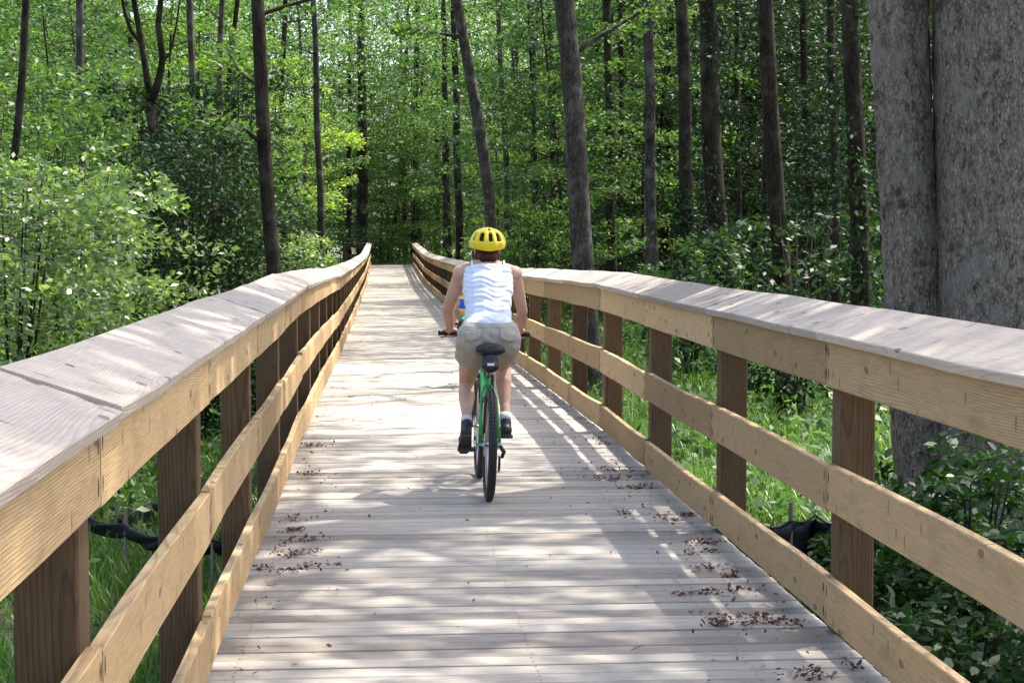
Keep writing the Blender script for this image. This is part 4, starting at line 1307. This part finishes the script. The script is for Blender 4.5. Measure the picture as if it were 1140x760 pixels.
    for sx in (-1, 1): q.ball(pel + Vector((sx * .088, -.025, -.02)), (.105, .115, .115))
    for sx, hp, kn in ((-1, hipL, kneeL), (1, hipR, kneeR)):
        q.cone(hp + Vector((sx * .006, -.01, .01)), hp.lerp(kn, .62) + Vector((sx * .004, 0, 0)), .104, .088, n=20)
    sh_ = remesh(q, 'shorts', short_mat, root, voxel, 3)
    cut(sh_, Vector((0, .3, 1.068)), Vector((0, -.12, 1)).normalized(), False)
    for hp, kn, sx in ((hipL, kneeL, -1), (hipR, kneeR, 1)):
        ax2 = (kn - hp).normalized()
        bm = bmesh.new(); bm.from_mesh(sh_.data)
        co = hp.lerp(kn, .36)
        g = [v for v in bm.verts if (v.co - co).dot(ax2) > 0 and v.co.x * sx > 0]
        bmesh.ops.delete(bm, geom=g, context='VERTS'); bm.to_mesh(sh_.data); bm.free()
    for v in sh_.data.vertices:
        c = v.co; c.y -= .0045 * math.sin(c.x * 60 + c.z * 40) * math.cos(c.z * 55) - .006 * math.exp(-(c.x / .006) ** 2) - .004 * math.exp(-((c.z - 1.022) / .004) ** 2); c.x += .002 * math.sin(c.z * 80)
    md = sh_.modifiers.new('sol', 'SOLIDIFY'); md.thickness = .004; md.offset = 1
    for sx in (-1, 1):   # back pocket flaps, laid on the surface
        V = []; nx, nz = 8, 4
        dg = sh_.data
        from mathutils.bvhtree import BVHTree
        bv = BVHTree.FromPolygons([v.co for v in dg.vertices], [p.vertices for p in dg.polygons])
        for j in range(nz + 1):
            for i in range(nx + 1):
                u = i / nx; w = j / nz
                x = sx * (.058 + .092 * u); z = 1.020 - w * (.052 + .012 * math.sin(math.pi * u))
                hit = bv.ray_cast(Vector((x, -.5, z - .02 * u)), Vector((0, 1, 0)))
                yy = hit[0].y if hit[0] is not None else .2
                V.append((x, yy - .009, z - .02 * u))
        f = [(j * (nx + 1) + i, j * (nx + 1) + i + 1, (j + 1) * (nx + 1) + i + 1, (j + 1) * (nx + 1) + i) for j in range(nz) for i in range(nx)]
        o = mesh_obj('pocket_flap', V, f, short_mat, sh_, True)
        md = o.modifiers.new('sol', 'SOLIDIFY'); md.thickness = .011; md.offset = 0
    # shoes, socks
    SH = plain('shoe_black_' + tagname, (.02, .02, .022), .5); SO = plain('sock_white_' + tagname, (.62, .62, .66), .9); SL = plain('shoe_sole_' + tagname, (.05, .05, .055), .7)
    for an, heel, toe in ((ankL, Vector((-.132, .205, .385)), Vector((-.138, .345, .285))), (ankR, Vector((.132, .475, .375)), Vector((.138, .665, .352)))):
        s1 = MB(); d = (toe - heel)
        s1.cone(heel, heel.lerp(toe, .5), .036, .040); s1.cone(heel.lerp(toe, .5), toe, .042, .030); s1.cone(heel + Vector((0, .02, .01)), an, .036, .036)
        sh = remesh(s1, 'shoe', SH, root, .006, 2)
        so = MB(); nrm = Vector((0, d.z, -d.y)).normalized()
        if nrm.z > 0: nrm = -nrm
        pp = [(-.15, .026), (.1, .034), (.5, .040), (.9, .040), (1.15, .02)]
        V = []
        for t_, w_ in pp:
            for sx in (-1, 1):
                for o_ in (.026, .04): V.append(heel.lerp(toe, t_) + Vector((sx * w_, 0, 0)) + nrm * o_)
        f = []
        for i in range(len(pp) - 1):
            a = i * 4; f += [(a, a + 1, a + 5, a + 4), (a + 2, a + 6, a + 7, a + 3), (a, a + 4, a + 6, a + 2), (a + 1, a + 3, a + 7, a + 5)]
        f += [(0, 2, 3, 1), (16, 17, 19, 18)]
        so.add(V, f); recalc(so.build('sole', SL, sh))
        kk = MB(); kn = kneeL if an is ankL else kneeR
        kk.tube([an, an.lerp(kn, .06), an.lerp(kn, .12)], [.036, .036, .034], 16); kk.build('sock', SO, root, True)
    # hair gathered in a low bun
    HM = plain('hair_' + tagname, hair_c, .6, spec=.2, bump=.6, bscale=90, var=.5)
    h = MB(); h.ball(head + Vector((0, -.012, .0)), (.080, .092, .105)); h.ball(head + Vector((0, -.082, -.065)), (.060, .045, .05)); h.ball(head + Vector((0, -.03, -.06)), (.074, .07, .055)); h.ball(head + Vector((0, -.06, -.03)), (.066, .045, .05)); h.ball(head + Vector((.004, -.078, -.09)), (.036, .026, .03))
    for sx in (-1, 1): h.ball(head + Vector((sx * .062, -.02, -.05)), (.018, .03, .035))
    hr = remesh(h, 'hair', HM, root, .005, 2)
    cut(hr, head + Vector((0, .035, 0)), Vector((0, 1, -.5)), False)
    # helmet: vented shell
    HS = plain('helmet_shell_' + tagname, helmet_col, .3); HD = plain('helmet_inner_' + tagname, (.012, .012, .012), .7)
    hc = head + Vector((0, -.012, .022))
    nu, nv = 72, 26
    rx, ry, rz = .113, .140, .104
    V = []; f = []; tilt = RX(-2)
    for j in range(nv + 1):
        th = (math.pi * (.56 + .07 * max(0, -math.sin(2 * math.pi * 0.75)))) * j / nv
        for i in range(nu):
            ph = 2 * math.pi * i / nu
            rid = 1 + .035 * math.sin(th) * math.cos(ph * 10)
            low = 0
            back = max(0, -math.sin(ph))
            zz = rz * math.cos(th) * 1.0 - (.012 * back * (j / nv) ** 3) + .012 * (j / nv) ** 3 * abs(math.cos(ph))
            V.append(hc + tilt @ Vector((rx * math.sin(th) * math.cos(ph) * rid, ry * math.sin(th) * math.sin(ph) * rid, zz)))
    nvent = 11
    for j in range(nv):
        for i in range(nu):
            a = (i + .5) / nu * 2 * math.pi
            cell = (a / (2 * math.pi) * nvent) % 1.0
            t_ = (j + .5) / nv
            hole = False
            if .42 < t_ < .72 and .24 < cell < .76: hole = True
            if .16 < t_ < .34 and .32 < cell < .68: hole = True
            if j == 0 and i % 2 == 0: pass
            if not hole: f.append((j * nu + i, (j + 1) * nu + i, (j + 1) * nu + (i + 1) % nu, j * nu + (i + 1) % nu))
    o = mesh_obj('helmet', V, f, [HS], root, True)
    bm = bmesh.new(); bm.from_mesh(o.data); bmesh.ops.remove_doubles(bm, verts=bm.verts[:], dist=.0004); bmesh.ops.recalc_face_normals(bm, faces=bm.faces[:]); bm.to_mesh(o.data); bm.free()
    md = o.modifiers.new('sol', 'SOLIDIFY'); md.thickness = .014; md.offset = -1
    md = o.modifiers.new('bev', 'BEVEL'); md.width = .002; md.limit_method = 'ANGLE'
    q = MB(); q.ball(hc + Vector((0, 0, .0)), (rx - .02, ry - .022, rz - .018)); qo = q.build('helmet_lining', HD, o, True); cut(qo, hc + Vector((0, 0, -.012)), Vector((0, 0, 1)), True)
    q = MB()
    for sx in (-1, 1): q.tube([hc + Vector((sx * .088, .03, -.03)), head + Vector((sx * .078, .03, -.07)), head + Vector((0, .055, -.135))], .004, 6)
    q.build('chin_strap', HD, o)
    return root

WHITE = plain('white_ribbed_cotton', (.72, .75, .84), .85, bump=.25, bscale=180)
KHAKI = plain('khaki_cotton', (.44, .385, .32), .9, bump=.3, bscale=120, var=.10)
rider((BX, BY, .003), R(1.2), 1.0, 'woman in white tank top, khaki shorts and yellow helmet riding away on the boardwalk', 'adult', (.55, .32, .22), (.045, .010, .007), WHITE, KHAKI, (.80, .60, .01))
# child riding ahead, nearly hidden by the woman
def striped():
    m, nt, n, l, p = new_mat('striped_shirt')
    tc = n.new('ShaderNodeTexCoord'); s = n.new('ShaderNodeSeparateXYZ'); l.new(tc.outputs['Object'], s.inputs[0])
    cr = n.new('ShaderNodeValToRGB'); cr.color_ramp.interpolation = 'CONSTANT'
    e = cr.color_ramp.elements
    for k in range(4): e.new(.5)
    for i, (pp, c) in enumerate([(0, (.02, .35, .15)), (.28, (.75, .25, .03)), (.42, (.8, .6, .1)), (.50, (.02, .10, .55)), (.78, (.02, .10, .55)), (.86, (.8, .6, .1))]):
        e[i].position = pp; e[i].color = (*c, 1)
    mr = n.new('ShaderNodeMapRange'); mr.inputs['From Min'].default_value = 1.0; mr.inputs['From Max'].default_value = 1.42
    l.new(s.outputs[2], mr.inputs['Value']); l.new(mr.outputs[0], cr.inputs[0]); l.new(cr.outputs[0], p.inputs['Base Color']); p.inputs['Roughness'].default_value = .9
    return m
CX, CY, CS = .965, 19.3, .70
bicycle((CX, CY, deck_z(CY) + .003), 0, CS, 'small red bike almost hidden ahead of the woman on the green bike', (.45, .02, .03), 'small', bag=False)
rider((CX, CY, deck_z(CY) + .003), 0, CS, 'child in a blue, orange and green shirt riding ahead, almost hidden by the woman', 'child', (.52, .33, .25), (.03, .015, .01), striped(), plain('dark_cotton', (.03, .03, .05), .9), (.5, .5, .52), voxel=.009)
